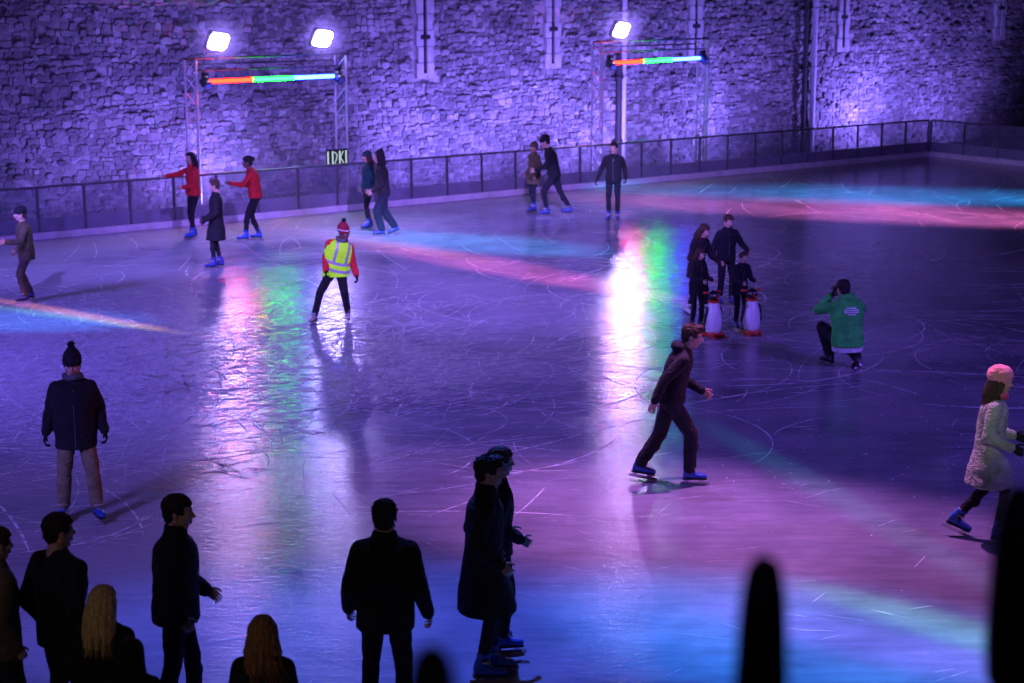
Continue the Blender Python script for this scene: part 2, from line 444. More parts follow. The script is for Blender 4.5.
    if hat:
        h = MB(); X3 = Ah @ MX; Y3 = Ah @ MY
        if hat in ('beanie', 'pom', 'striped'):
            hh = [(.020, .110, .092), (.05, .114, .095), (.085, .106, .090), (.118, .085, .072), (.142, .05, .045), (.152, .02, .02)]
            if hat != 'beanie': hh = [(.020, .110, .092), (.05, .114, .095), (.09, .105, .09), (.13, .083, .070), (.165, .05, .043), (.18, .02, .02)]
            h.loft([(HM @ Vector((-.012 - z_ * .12, 0, z_)), X3, Y3, a_ * hs, b_ * hs) for z_, a_, b_ in hh], 20)
            def mf(c):
                z_ = (HM.inverted() @ Vector(c)).z
                if hat == 'striped' and (.028 < z_ < .043 or .058 < z_ < .07): return 1
                return 0
            ht = garment(h, 'beanie', None, root, .0075, .004, seed, 2, 50, matfn=mf, mats=hatc)
            bd = MB(); bd.loft([(HM @ Vector((-.012, 0, z_)), X3, Y3, a_, b_) for z_, a_, b_ in ((.012, .108, .090), (.014, .117, .099), (.045, .119, .101), (.05, .11, .09))], 20)
            bd.build('hat_brim', hatc[0], ht)
            if hat in ('pom', 'striped'):
                pm = MB(); c0 = HM @ Vector((-.035, 0, .20)); r3 = random.Random(seed)
                pm.ell(c0, (.033, .033, .033))
                for q in range(90):
                    d = Vector((r3.gauss(0, 1), r3.gauss(0, 1), r3.gauss(0, 1))).normalized()
                    pm.tube(c0 + d * .028, c0 + d * .046, .005, .0015, 4)
                pm.build('pompom', hatc[-1], ht)
        elif hat == 'beret':
            h.loft([(HM @ Vector((-.014, 0, z_)), X3, Y3, a_, b_) for z_, a_, b_ in ((.005, .106, .088), (.03, .122, .104), (.075, .132, .116), (.12, .118, .104), (.155, .085, .075), (.172, .04, .035))], 20)
            garment(h, 'knitted_hat', hatc[0], root, .0075, .006, seed, 2, 40)
        elif hat == 'hood':
            h.loft([(HM @ Vector((x_, 0, z_)), X3, Y3, a_, b_) for x_, z_, a_, b_ in ((-.03, -.17, .11, .12), (-.028, -.10, .108, .108), (-.03, .0, .112, .102), (-.032, .07, .112, .1), (-.045, .12, .09, .08), (-.07, .155, .045, .035))], 20)
            co, fs, nr = remesh(h, .008, 2); inv = HM.inverted(); lc = np.array([inv @ Vector(c) for c in co])
            m_ = (lc[:, 0] > .05) & (np.abs(lc[:, 1]) < .07) & (lc[:, 2] > -.12) & (lc[:, 2] < .075); lc[m_, 0] = .045
            co = np.array([HM @ Vector(c) for c in lc]); q = MB(); q.add([tuple(c) for c in co], fs); q.build('hood', hatc[0], root)
    # ---- skates
    bc, br = BOOTC[boots]; bmat = surf('boot_' + boots, bc, br, .15, 9, .1, 40)
    for hip, kn, an, yaw, pit in legs:
        Mf = Matrix.Translation(an) @ Matrix.Rotation(R(yaw), 4, 'Z') @ Matrix.Rotation(R(pit), 4, 'Y')
        def L(x, y, z): return Mf @ Vector((x, y, z))
        ax3 = Mf.to_3x3()
        s = MB()
        s.loft([(L(-.065, 0, -.045), ax3 @ MY, ax3 @ MZ, .030, .038), (L(-.035, 0, -.04), ax3 @ MY, ax3 @ MZ, .040, .046), (L(.03, 0, -.042), ax3 @ MY, ax3 @ MZ, .042, .044),
                (L(.09, 0, -.052), ax3 @ MY, ax3 @ MZ, .047, .033), (L(.15, 0, -.057), ax3 @ MY, ax3 @ MZ, .046, .028), (L(.19, 0, -.062), ax3 @ MY, ax3 @ MZ, .026, .018)], 14)
        sh_top = Mf.inverted() @ an.lerp(kn, .26)
        s.loft([(L(-.02, 0, -.05), ax3 @ MX, ax3 @ MY, .052, .040), (L(-.012, 0, .0), ax3 @ MX, ax3 @ MY, .055, .044), (Mf @ (sh_top * .6), ax3 @ MX, ax3 @ MY, .056, .048), (Mf @ sh_top, ax3 @ MX, ax3 @ MY, .060, .052)], 14)
        bo = garment(s, 'skate_boot' if skates else 'boot', bmat, root, .0095, 0, 1, 2)
        lc_ = MB()
        for q in range(5): lc_.box(L(.075 - q * .020, 0, -.012 + q * .018), (.007, .05, .007), ax3)
        lc_.box(L(.03, 0, .03), (.075, .096, .022), ax3, bev=.004)
        lc_.build('laces', surf('lace_white', (.35, .35, .38), .6), bo)
        so = MB(); so.box(L(.055, 0, -.088), (.26, .078, .016), ax3, bev=.005)
        so.build('sole', DARKM, bo)
        if skates:
            bl = MB(); bl.box(L(.06, 0, -.1385), (.31, .005, .028), ax3)
            for xx in (-.03, .13): bl.box(L(xx, 0, -.112), (.05, .022, .034), ax3, bev=.003)
            bl.build('blade', STEEL, bo)
    PEOPLE[key] = dict(root=root, T=T, pel=pel, HM=HM, arms=arms, hM=handM)
    return root
def kfor(g, toppy, fac=1.0, skates=True):
    return height_at(g, toppy) / ((1.81 if skates else 1.74) * fac)

# fabrics
BLK = cloth('black', (.009, .009, .012)); BLK2 = cloth('charcoal', (.014, .013, .017)); NAVY = cloth('navy', (.007, .008, .015))
JEAN = cloth('denim', (.010, .013, .026)); OLIVE = cloth('olive', (.10, .075, .04)); TAN = cloth('tan', (.20, .17, .09)); RED = cloth('red', (.55, .02, .025))
GREEN = cloth('green', (.04, .50, .08)); CREAM = cloth('cream', (.30, .36, .27)); PINKH = cloth('pink_knit', (.75, .30, .30)); MAROON = cloth('maroon', (.25, .015, .03))
WHITE = cloth('white', (.62, .62, .62)); BROWNC = cloth('brown', (.022, .014, .012)); HIVIS = cloth('hi_vis', (.34, .92, .02)); HIVIS.node_tree.nodes['Principled BSDF'].inputs['Emission Color'].default_value = (.55, 1, .03, 1); HIVIS.node_tree.nodes['Principled BSDF'].inputs['Emission Strength'].default_value = .28; REFL = surf('reflective_tape', (.38, .38, .40), .4, .1, metal=.2)  # vest cloth given a slight glow of its own, imitating fluorescence
TEALC = cloth('teal', (.010, .06, .065)); GREY = cloth('grey', (.10, .10, .11))
H_BLK = hair_mat('hair_black', (.008, .006, .006), (.03, .022, .018)); H_BRN = hair_mat('hair_brown', (.025, .014, .009), (.09, .05, .03))
H_BLD = hair_mat('hair_blonde', (.30, .20, .09), (.80, .62, .34)); H_GNG = hair_mat('hair_auburn', (.14, .065, .03), (.42, .24, .11))

# ================================================================ setting
U = Vector((.796, .605, 0)).normalized(); NRM = Vector((-U.y, U.x, 0))      # along / across the rink
P0 = Vector((-8.5, 39.2, 0)); ANG = math.atan2(U.y, U.x)
CORN = ground(924, 156); sC = (CORN - P0).dot(U)
def far(s, off=0.0, z=0.0): return P0 + U * s + NRM * off + Vector((0, 0, z))
# ground sheet
def flat(name, pts, z, mat, kind='structure'):
    me = bpy.data.meshes.new(name); me.from_pydata([(p[0], p[1], z) for p in pts], [], [tuple(range(len(pts)))]); me.materials.append(mat)
    o = bpy.data.objects.new(name, me); C.objects.link(o); o['kind'] = kind; return o
g_m = surf('moat_ground', (.05, .048, .045), .9, .5, .8, .8, 14)
flat('ground', [(-250, -150), (300, -150), (300, 400), (-250, 400)], -.06, g_m)

# ice
def ice_material():
    m, nt, b = new_mat('ice'); L = nt.links.new
    tc = N(nt, 'ShaderNodeTexCoord'); P = tc.outputs['Object']
    big = noise_node(nt, .10, 5, .6, P); big.inputs['Distortion'].default_value = .6
    mid = noise_node(nt, .9, 6, .65, P)
    mp = N(nt, 'ShaderNodeMapping'); mp.inputs['Rotation'].default_value = (0, 0, R(-20)); mp.inputs['Scale'].default_value = (.5, 3.2, 1); L(P, mp.inputs['Vector'])
    streak = noise_node(nt, 2.2, 8, .7, mp.outputs['Vector'])
    mix = N(nt, 'ShaderNodeMath', operation='MULTIPLY_ADD'); L(mid.outputs['Fac'], mix.inputs[0]); mix.inputs[1].default_value = .35; L(big.outputs['Fac'], mix.inputs[2])
    mx2 = N(nt, 'ShaderNodeMath', operation='MULTIPLY_ADD'); L(streak.outputs['Fac'], mx2.inputs[0]); mx2.inputs[1].default_value = .30; L(mix.outputs[0], mx2.inputs[2])
    # cloudier, more skated ice to the left, wetter and darker to the right
    sx = N(nt, 'ShaderNodeSeparateXYZ'); L(P, sx.inputs[0])
    gr = N(nt, 'ShaderNodeMapRange'); gr.inputs['From Min'].default_value = -6; gr.inputs['From Max'].default_value = 7; gr.inputs['To Min'].default_value = .16; gr.inputs['To Max'].default_value = -.10
    L(sx.outputs['X'], gr.inputs['Value'])
    ad = N(nt, 'ShaderNodeMath', operation='ADD'); L(mx2.outputs[0], ad.inputs[0]); L(gr.outputs[0], ad.inputs[1])
    r = ramp(nt, ad.outputs[0], [(.62, (.08, .085, .11)), (.82, (.19, .195, .23)), (1.0, (.34, .35, .39))])
    L(r.outputs['Color'], b.inputs['Base Color'])
    mp3 = N(nt, 'ShaderNodeMapping'); mp3.inputs['Rotation'].default_value = (0, 0, R(12)); mp3.inputs['Scale'].default_value = (1.2, 5.5, 1); L(P, mp3.inputs['Vector'])
    brk = noise_node(nt, 1.7, 8, .75, mp3.outputs['Vector'])
    br2 = N(nt, 'ShaderNodeMath', operation='MULTIPLY_ADD'); L(brk.outputs['Fac'], br2.inputs[0]); br2.inputs[1].default_value = .9; L(ad.outputs[0], br2.inputs[2])
    rr = ramp(nt, br2.outputs[0], [(1.05, (.035,) * 3), (1.2, (.08,) * 3), (1.42, (.22,) * 3)]); rr.color_ramp.elements[0].position = .0
    rng_ = N(nt, 'ShaderNodeMapRange'); L(br2.outputs[0], rng_.inputs['Value']); rng_.inputs['From Min'].default_value = 1.0; rng_.inputs['From Max'].default_value = 1.5; rng_.inputs['To Min'].default_value = 0; rng_.inputs['To Max'].default_value = 1
    L(rng_.outputs[0], rr.inputs['Fac']); rr.color_ramp.elements[0].position = .15; rr.color_ramp.elements[1].position = .45; rr.color_ramp.elements[2].position = .85
    L(rr.outputs['Color'], b.inputs['Roughness'])
    b.inputs['IOR'].default_value = 1.31
    fine = noise_node(nt, 30, 6, .7, P)
    mp2 = N(nt, 'ShaderNodeMapping'); mp2.inputs['Rotation'].default_value = (0, 0, R(8)); mp2.inputs['Scale'].default_value = (2.2, 7.0, 1); L(P, mp2.inputs['Vector'])
    rip = noise_node(nt, 2.6, 5, .62, mp2.outputs['Vector'])
    a2 = N(nt, 'ShaderNodeMath', operation='MULTIPLY_ADD'); L(fine.outputs['Fac'], a2.inputs[0]); a2.inputs[1].default_value = .12; L(rip.outputs['Fac'], a2.inputs[2])
    bump(nt, b, a2.outputs[0], .40, .0125)
    return m
LEFT0 = -27.0; DEPTH = 29.5
c1 = far(LEFT0); c2 = far(sC); c3 = far(sC, -DEPTH); c4 = far(LEFT0, -DEPTH)
ice = flat('ice_rink', [c1, c2, c3, c4][::-1], 0.0, ice_material())
# skate marks: thin frosted arcs cut in the ice
sm, snt, sb = new_mat('frost_scratch')
sb.inputs['Base Color'].default_value = (.85, .86, .9, 1); sb.inputs['Roughness'].default_value = .55; sb.inputs['Alpha'].default_value = .55
_tc = N(snt, 'ShaderNodeTexCoord'); _n = noise_node(snt, 5, 3, .6, _tc.outputs['Object']); _r = ramp(snt, _n.outputs['Fac'], [(.35, (.2,) * 3), (.6, (.95,) * 3)]); snt.links.new(_r.outputs['Color'], sb.inputs['Alpha'])
marks = MB()
def arc(p, a, L, curv, w):
    n = max(4, int(L / .18)); vs = []; q = Vector((p[0], p[1])); 
    for i in range(n + 1):
        d = Vector((math.cos(a), math.sin(a))); nn = Vector((-d.y, d.x)); t = i / n
        ww = w * min(1, 5 * t, 5 * (1 - t)) + .0008
        vs += [(*(q + nn * ww), .004), (*(q - nn * ww), .004)]
        q = q + d * (L / n); a += curv * L / n
    marks.add(vs, [(2 * i, 2 * i + 1, 2 * i + 3, 2 * i + 2) for i in range(n)])
def inside(p):
    d = Vector((p[0], p[1], 0)) - P0; s = d.dot(U); o = d.dot(NRM); return LEFT0 + .5 < s < sC - .5 and -DEPTH + .5 < o < -.4
cnt = 0
while cnt < 3600:                     # the worn patch on the left: short criss-crossing cuts
    y = random.gauss(25.0, 2.9); x = random.gauss(-5.2, 2.5)
    if not inside((x, y)) : continue
    arc((x, y), random.gauss(.55, .5) + (math.pi / 2 if random.random() < .22 else 0), random.uniform(.3, 2.4), random.gauss(0, .4), random.choice((.003, .005, .008, .013)) * random.uniform(.7, 1.2)); cnt += 1
cnt = 0
while cnt < 1000:
    y = random.uniform(12, 50); x = random.uniform(-.3 * y - 2, .3 * y + 2)
    if not inside((x, y)): continue
    nr_ = y < 25
    arc((x, y), random.gauss(.1, .5) if nr_ else random.uniform(0, 6.28), random.uniform(.1, .5) if nr_ else random.uniform(.5, 3.5), random.gauss(0, .25), random.uniform(.001, .002) if nr_ else random.uniform(.002, .007)); cnt += 1
for _ in range(170):                  # broad turns in the middle and on the right
    y = random.uniform(23, 36); x = random.uniform(-1, 9)
    if inside((x, y)): arc((x, y), random.uniform(-.6, .6) + random.choice((0, math.pi)), random.uniform(1.5, 5), random.choice((-1, 1)) * random.uniform(.1, .6), random.uniform(.005, .014))
for _ in range(5200):                 # ice shavings left by the blades
    y = random.uniform(19, 42) if random.random() < .6 else random.gauss(25, 3); x = random.uniform(-.3 * y, .3 * y)
    if inside((x, y)):
        a = random.uniform(0, 6.3); r_ = random.uniform(.004, .013)
        marks.add([(x + r_ * math.cos(a + k_), y + 1.5 * r_ * math.sin(a + k_), .005 + (.004 if k_ == 2 else 0)) for k_ in (0, 2, 4)], [(0, 1, 2)])
mk = marks.build('skate_marks', sm, ice, smooth=False)

# ---------------------------------------------------------------- rink barriers
rail_m = surf('barrier_rail', (.16, .16, .18), .4, .15, 10, .1, 30, metal=.5)
kick_m = surf('barrier_kickboard', (.80, .72, .74), .45, .15, 3, .1, 20)
pl, pnt, pb = new_mat('polycarbonate_panel')
pb.inputs['Base Color'].default_value = (.30, .30, .40, 1); pb.inputs['Roughness'].default_value = .12
_tc = N(pnt, 'ShaderNodeTexCoord'); _n = noise_node(pnt, 1.3, 4, .6, _tc.outputs['Object']); _r = ramp(pnt, _n.outputs['Fac'], [(.35, (.12,) * 3), (.7, (.34,) * 3)]); pnt.links.new(_r.outputs['Color'], pb.inputs['Alpha'])
def barrier(a, b, step, label, off=0.0, foot_w=0.10):
    d = (b - a); L = d.length; d = d.normalized(); n = Vector((-d.y, d.x, 0)); rot = Matrix.Rotation(math.atan2(d.y, d.x), 3, 'Z')
    root = empty('rink_barrier', a, math.atan2(d.y, d.x)); tag(root, label, 'barrier')
    kb = MB(); kb.box((L / 2, .02, .075), (L, .10, .15), bev=.012); kb.build('kickboard', kick_m, root)
    lb = MB(); lb.box((L / 2, .05, .30), (L, .02, .296)); lb.build('lower_board', surf('lower_board', (.24, .23, .30), .4, .2, 2), root)
    pn = MB(); pn.box((L / 2, .05, .77), (L - .06, .008, .635)); pn.build('clear_panel', pl, root, smooth=False)
    rl = MB(); rl.tube((0, .05, 1.115), (L, .05, 1.115), .028, n=10); rl.build('top_rail', rail_m, root)
    k = int(round(L / step))
    po = None
    for i in range(k + 1):
        x = L * i / k
        if po is None:
            q = MB(); q.box((0, .055, .56), (.055, .06, 1.06), bev=.008); q.box((0, .12, -.005), (.14, .25, .02)); po = q.build('post', rail_m, root); po.location = (x, .0, 0)
        else:
            c = po.copy(); C.objects.link(c); c.location = (x, 0, 0)
    return root
barrier(far(-12.6), far(sC), 1.06, 'long clear panelled rink barrier with dark rail, running below the stone wall')
cn = far(sC); barrier(cn, cn - NRM * 14, 1.3, 'short clear panelled barrier turning off from the far right corner of the rink')

# ---------------------------------------------------------------- stone wall
WOFF = 3.0
wall = empty('stone_wall', far(0, WOFF), ANG); tag(wall, 'high rubble stone castle wall with arrow slits, washed in violet light', 'wall')
WS0, WS1, WH = -16.0, 62.0, 9.6
slits_px = [(424, 37), (552, 29), (695, 26), (843, 17), (1000, 8)]
def wall_hit(px, py):
    d = ray(px, py); p0 = far(0, WOFF); t = (p0 - Vector((0, 0, CAMH))).dot(NRM) / d.dot(NRM)
    p = Vector((0, 0, CAMH)) + d * t; return (p - p0).dot(U), p.z
SL = [wall_hit(*p) for p in slits_px]
stone, wnt, wb = new_mat('rubble_stone')
at = N(wnt, 'ShaderNodeAttribute'); at.attribute_name = 'tone'; tcw = N(wnt, 'ShaderNodeTexCoord')
nw = noise_node(wnt, 9, 6, .7, tcw.outputs['Object']); nb = noise_node(wnt, .5, 6, .65, tcw.outputs['Object'])
ad = N(wnt, 'ShaderNodeMath', operation='MULTIPLY_ADD'); wnt.links.new(nw.outputs['Fac'], ad.inputs[0]); ad.inputs[1].default_value = .5; wnt.links.new(at.outputs['Fac'], ad.inputs[2])
rw = ramp(wnt, ad.outputs[0], [(.25, (.075, .07, .07)), (.6, (.20, .19, .18)), (1.1, (.42, .40, .38))])
mxw = N(wnt, 'ShaderNodeMixRGB'); mxw.blend_type = 'MULTIPLY'; mxw.inputs[0].default_value = .75
rb = ramp(wnt, nb.outputs['Fac'], [(.38, (.25, .25, .26)), (.62, (1, 1, 1))]); wnt.links.new(rw.outputs['Color'], mxw.inputs[1]); wnt.links.new(rb.outputs['Color'], mxw.inputs[2])
wnt.links.new(mxw.outputs[0], wb.inputs['Base Color']); wb.inputs['Roughness'].default_value = .85; bump(wnt, wb, nw.outputs['Fac'], .8, .03)
mortar = surf('mortar', (.21, .20, .19), .95, .5, 4, .9, 25)
ws = MB(); tones = []
def stone_quad(x0, x1, z0, z1, prot, tone):
    n = 10; jit = [random.uniform(.88, 1.10) for _ in range(10)]; cx, cz = (x0 + x1) / 2, (z0 + z1) / 2; hx, hz = (x1 - x0) / 2, (z1 - z0) / 2
    vs = []; ph = random.uniform(0, 6); tx, tz = random.uniform(-.10, .10), random.uniform(-.18, .10)
    for ring, (sc, y) in enumerate(((1.0, .03), (.96, -prot * .7), (.72, -prot))):
        for k in range(n):
            a = 2 * math.pi * (k + .5) / n; ca, sa = math.cos(a), math.sin(a)
            e = (abs(ca) ** 5 + abs(sa) ** 5) ** -.2 * jit[k]      # rounded rectangle
            e *= 1 + .09 * math.sin(3 * a + ph) + .05 * math.sin(5 * a + 2 * ph)
            px, pz = ca * e * hx * sc * 1.0, sa * e * hz * sc * 1.0
            vs.append((cx + px, y + (px * tx + pz * tz if ring else 0), cz + pz))
    fs = []
    for r_ in range(2):
        for k in range(n): fs.append((r_ * n + k, r_ * n + (k + 1) % n, (r_ + 1) * n + (k + 1) % n, (r_ + 1) * n + k))
    fs.append(tuple(2 * n + k for k in range(n)))
    ws.add(vs, fs); tones.extend([tone] * len(fs))
z = -.05
while z < WH:
    fine = z < 6.6
    h = (random.uniform(.075, .14) if random.random() < .78 else random.uniform(.14, .20)) if fine else random.uniform(.2, .32)
    x = WS0 + random.uniform(-.3, 0)
    while x < WS1:
        out = x < -12.5 or x > 33
        w = random.choice((random.uniform(.09, .18), random.uniform(.14, .34), random.uniform(.15, .24))) * (1 if fine and not out else 1.9)
        xm, zm = x + w / 2, z + h / 2
        ok = all(not (abs(xm - s0) < .28 + w / 2 and zm > z0 - 1.12) for s0, z0 in SL)
        if ok and random.random() > .03:
            dz = .05 * math.sin(x * 1.1 + z * 2) + .02 * math.sin(x * 4.3 + z) + random.uniform(-.018, .018)
            hh = h * random.uniform(.85, 1.18)
            stone_quad(x, x + w, z + dz, z + hh + dz, random.uniform(-.01, .035) if random.random() < .9 else .07, random.betavariate(2, 2) * .55 + .05)
        x += w
    z += h
wo = ws.build('stonework', stone, wall, smooth=False)
att = wo.data.attributes.new('tone', 'FLOAT', 'FACE'); att.data.foreach_set('value', tones)
core = MB(); core.box(((WS0 + WS1) / 2, .62, WH / 2 - .1), (WS1 - WS0 + 2, 1.2, WH + .4)); core.build('wall_core', mortar, wall)
ash = surf('dressed_stone', (.30, .29, .28), .8, .25, 3, .5, 30)
for s0, z0 in SL:
    q = MB(); zz = z0 - 1.08; i = 0
    while zz < WH - .3:
        bh = .42; wd = .56 if i % 2 == 0 else .46
        for sd in (-1, 1):
            inner = .055; outer = wd / 2
            q.box((s0 + sd * (inner + outer) / 2, .0, zz + bh / 2), (outer - inner, .14, bh - .012), bev=.008)
        if i == 0: q.box((s0, .004, zz + .07), (.10, .13, .14))
        zz += bh; i += 1
        if zz > z0 + 1.5: break
    q.box((s0, .0, zz + .13), (.60, .14, .25), bev=.01)
    sl = q.build('arrow_slit', ash, wall)
    d_ = MB(); d_.box((s0, .013, z0 + .1), (.12, .01, 2.3)); d_.box((s0, -.072, z0 + .0), (.30, .012, .11)); d_.build('slot', surf('slot_shadow', (.004, .004, .004), 1, 0, bs=0), sl)
# pipes on the wall
def pipe(px, py0, py1, r, mat, name, label=None, sidepx=None):
    s0, z1 = wall_hit(px, py0); _, z0 = wall_hit(px, py1); z1 = max(z1, 7.5) if py0 <= 0 else z1
    q = MB(); q.tube((s0, -.17, 0), (s0, -.17, z1), r, n=12); zz = .8
    while zz < z1: q.tube((s0, -.17, zz), (s0, -.17, zz + .07), r * 1.35, n=12); q.box((s0, -.08, zz + .035), (r * 3.4, .12, .03)); zz += 1.8
    o = q.build(name, mat, wall); 
    if label: o['label'] = label
pipe(621, 0, 185, .075, surf('pale_pipe', (.42, .42, .43), .5, .15), 'drainpipe', 'thick pale drainpipe')
pipe(615.5, 62, 185, .09, surf('dark_pipe', (.02, .018, .018), .7, .3), 'drainpipe', 'dark pipe beside the pale one')
pipe(812, 0, 150, .085, surf('pale_pipe', (.42, .42, .43)), 'drainpipe'); pipe(803, 0, 150, .07, surf('dark_pipe', (.02,) * 3), 'drainpipe')

# ---------------------------------------------------------------- truss goal posts, floods and LED bars
def lattice(mb, base, top, w, dirx, n=9, rr=.028, tri=True):
    base = Vector(base); top = Vector(top); ax = (top - base).normalized(); u = Vector(dirx).normalized(); v = ax.cross(u)
    offs = [u * w / 2 + v * w * .29, -u * w / 2 + v * w * .29, -v * w * .58]
    for o in offs: mb.tube(base + o, top + o, rr, n=8)
    L = (top - base).length
    for i in range(n):
        for k in range(3):
            a = base + offs[k] + ax * (L * i / n); b = base + offs[(k + 1) % 3] + ax * (L * (i + 1) / n)
            mb.tube(a, b, rr * .55, n=5)
            if i % 3 == 0: mb.tube(base + offs[k] + ax * (L * i / n), base + offs[(k + 1) % 3] + ax * (L * i / n), rr * .55, n=5)
def plane_hit(px, py, off):
    d = ray(px, py); p0 = far(0, off); t = (p0 - Vector((0, 0, CAMH))).dot(NRM) / d.dot(NRM)
    p = Vector((0, 0, CAMH)) + d * t; return (p - p0).dot(U), p.z
TOFF = 1.1
def bloom_mat():  # self-lit gradient volume that imitates lens bloom round the lamp
    m = bpy.data.materials.new('lamp_bloom_glow'); m.use_nodes = True; nt = m.node_tree; nt.nodes.clear()
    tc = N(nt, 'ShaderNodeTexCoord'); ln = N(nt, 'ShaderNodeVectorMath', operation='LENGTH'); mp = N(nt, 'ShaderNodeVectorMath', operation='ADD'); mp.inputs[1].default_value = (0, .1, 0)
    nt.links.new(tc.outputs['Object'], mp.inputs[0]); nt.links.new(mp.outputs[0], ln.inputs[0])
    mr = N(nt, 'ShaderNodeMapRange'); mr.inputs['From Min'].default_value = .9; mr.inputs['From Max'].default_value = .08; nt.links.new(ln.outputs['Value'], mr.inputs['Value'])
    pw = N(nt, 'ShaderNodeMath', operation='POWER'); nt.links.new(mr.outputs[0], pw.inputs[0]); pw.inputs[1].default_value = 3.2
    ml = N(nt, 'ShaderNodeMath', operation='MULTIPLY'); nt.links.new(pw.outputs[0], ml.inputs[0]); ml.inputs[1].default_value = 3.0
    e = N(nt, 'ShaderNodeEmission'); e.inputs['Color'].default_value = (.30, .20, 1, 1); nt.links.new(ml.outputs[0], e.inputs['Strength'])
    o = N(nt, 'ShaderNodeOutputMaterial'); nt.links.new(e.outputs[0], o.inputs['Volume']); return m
BLOOM = bloom_mat()
flood_glow = emit('flood_lens', (.60, .52, 1.0), 75)
def goal(pxl, pxr, pytop, label, bar, barlab, floods):
    sl, zt = plane_hit(pxl, pytop, TOFF); sr, _ = plane_hit(pxr, pytop, TOFF)
    base = far((sl + sr) / 2, TOFF); hw = (sr - sl) / 2
    root = empty('lighting_truss', base, ANG); tag(root, label, 'truss', 'truss frames behind the rink barrier')
    for sd in (-1, 1):
        m = MB(); lattice(m, (sd * hw, 0, .03), (sd * hw, 0, zt), .30, (1, 0, 0), 10); m.build('upright', ALU, root)
        bp = MB(); bp.box((sd * hw, 0, -.02), (.6, .6, .05), bev=.01); bp.build('base_plate', DARKM, root)
    m = MB(); m.tube((-hw - .2, 0, zt + .03), (hw + .2, 0, zt + .03), .026); m.tube((-hw, .22, zt - .12), (hw, .22, zt - .12), .02); m.tube((-hw, 0, zt - .25), (hw, 0, zt - .25), .018)
    m.build('crossbar', DARKM, root)
    # LED bar
    (x0, y0), (x1, y1) = bar
    a, za = plane_hit(x0, y0, TOFF - .3); b, zb = plane_hit(x1, y1, TOFF - .3); L = b - a
    lb = empty('led_bar', far(a, TOFF - .3, za), ANG); tag(lb, barlab, 'led bar', 'coloured led bars on the trusses'); sl_ = math.atan2(zb - za, L)
    RM = Matrix.Rotation(-sl_, 3, 'Y')
    h = MB(); h.box(RM @ Vector((L / 2, .07, 0)), (L, .07, .11), RM, bev=.01); h.build('housing', DARKM, lb)
    for i, (nm, col, st) in enumerate((('red', (1, .05, .01), 26), ('green', (.04, 1, .12), 16), ('blue', (.12, .45, 1), 24))):
        for q in range(1):
            t = MB(); c0 = RM @ Vector((L * i / 3 + .02, 0, 0)); c1_ = RM @ Vector((L * (i + 1) / 3 - .005, 0, 0)); t.tube(c0, c1_, .043, n=10)
            o = t.build('led_tube', LEDM[nm], lb); o['label'] = nm + ' glowing third of the bar'
    for xx, lab in ((-.10, 0), (L + .14, 1)):
        t = MB(); c0 = RM @ Vector((xx, .05, 0)); t.ell(c0, (.12, .14, .15)); t.box(c0 + Vector((0, .0, .16)), (.16, .12, .10), bev=.02); t.tube(c0 + Vector((0, 0, -.02)), c0 + Vector((0, -.16, -.10)), .10, .115, 14)
        o = t.build('moving_head', DARKM, lb)
        gl = MB(); gl.tube(c0 + Vector((0, -.158, -.10)), c0 + Vector((0, -.168, -.106)), .085, n=14); gl.build('lens', surf('dim_lens', (.1, .14, .3), .1, bs=0), o)
    for i, (fx, fy, lab) in enumerate(floods):
        s_, z_ = plane_hit(fx, fy, TOFF - .1)
        fr = empty('floodlight', far(s_, TOFF - .1, z_), ANG); tag(fr, lab, 'floodlight', 'white floodlights above the rink barrier')
        M = Matrix.Rotation(R(26), 3, 'X') @ Matrix.Rotation(R(8), 3, 'Y')
        q = MB(); q.box((0, .05, 0), (.56, .14, .48), M, bev=.03)
        for f_ in range(7): q.box(M @ Vector((-.18 + f_ * .06, .13, 0)) + Vector((0, .03, 0)), (.012, .07, .34), M)
        q.build('housing', DARKM, fr)
        q = MB(); q.loft([(M @ Vector((0, yy, 0)), M @ MX, M @ MZ, aa, bb) for yy, aa, bb in ((-.012, .25, .21), (-.03, .245, .205))], 28)
        for vi in range(len(q.v)):
            l_ = M.inverted() @ Vector(q.v[vi]); l_.x = max(-.245, min(.245, l_.x * 1.2)); l_.z = max(-.205, min(.205, l_.z * 1.2)); l_.y -= .012; q.v[vi] = tuple(M @ l_)
        q.build('lens', flood_glow, fr)
        q = MB(); q.tube((-.28, .05, 0), (-.28, .05, -.30), .014); q.tube((.28, .05, 0), (.28, .05, -.30), .014); q.tube((-.28, .05, -.30), (.28, .05, -.30), .014); q.tube((0, .05, -.30), (0, .05, zt - z_ - .02), .022); q.build('bracket', DARKM, fr)
        hz = MB(); hz.ell((0, -.1, 0), (.95, .95, .95), n=24); hz.build('bloom_glow', BLOOM, fr)  # added glowing sphere for the bloom, not part of the fitting
        # the lamp itself
        ld = bpy.data.lights.new('flood_lamp', 'SPOT'); ld.energy = FLOOD_W; ld.color = (.46, .36, 1.0); ld.spot_size = R(130); ld.spot_blend = .8; ld.shadow_soft_size = .16
        lo = bpy.data.objects.new('flood_lamp', ld); C.objects.link(lo); lo.location = far(s_, TOFF - .45, z_ - .05)
        tg = ground(fx, 420); lo.rotation_euler = (tg - lo.location).to_track_quat('-Z', 'Y').to_euler()
    return root
FLOOD_W = 620
LEDM = {'red': emit('led_red', (1, .0015, .0005), 230), 'green': emit('led_green', (.0015, 1, .006), 140), 'blue': emit('led_blue', (.007, .025, 1), 110)}
goal(192, 342, 60, 'aluminium truss goal frame with two bright floodlights above, left of the two', ((210, 81.5), (334, 76)), 'glowing red, green and blue led bar under the pair of floodlights',
     [(218, 41, 'white glaring floodlight above the red end of the led bar'), (322, 38, 'white glaring floodlight above the blue end of the led bar')])
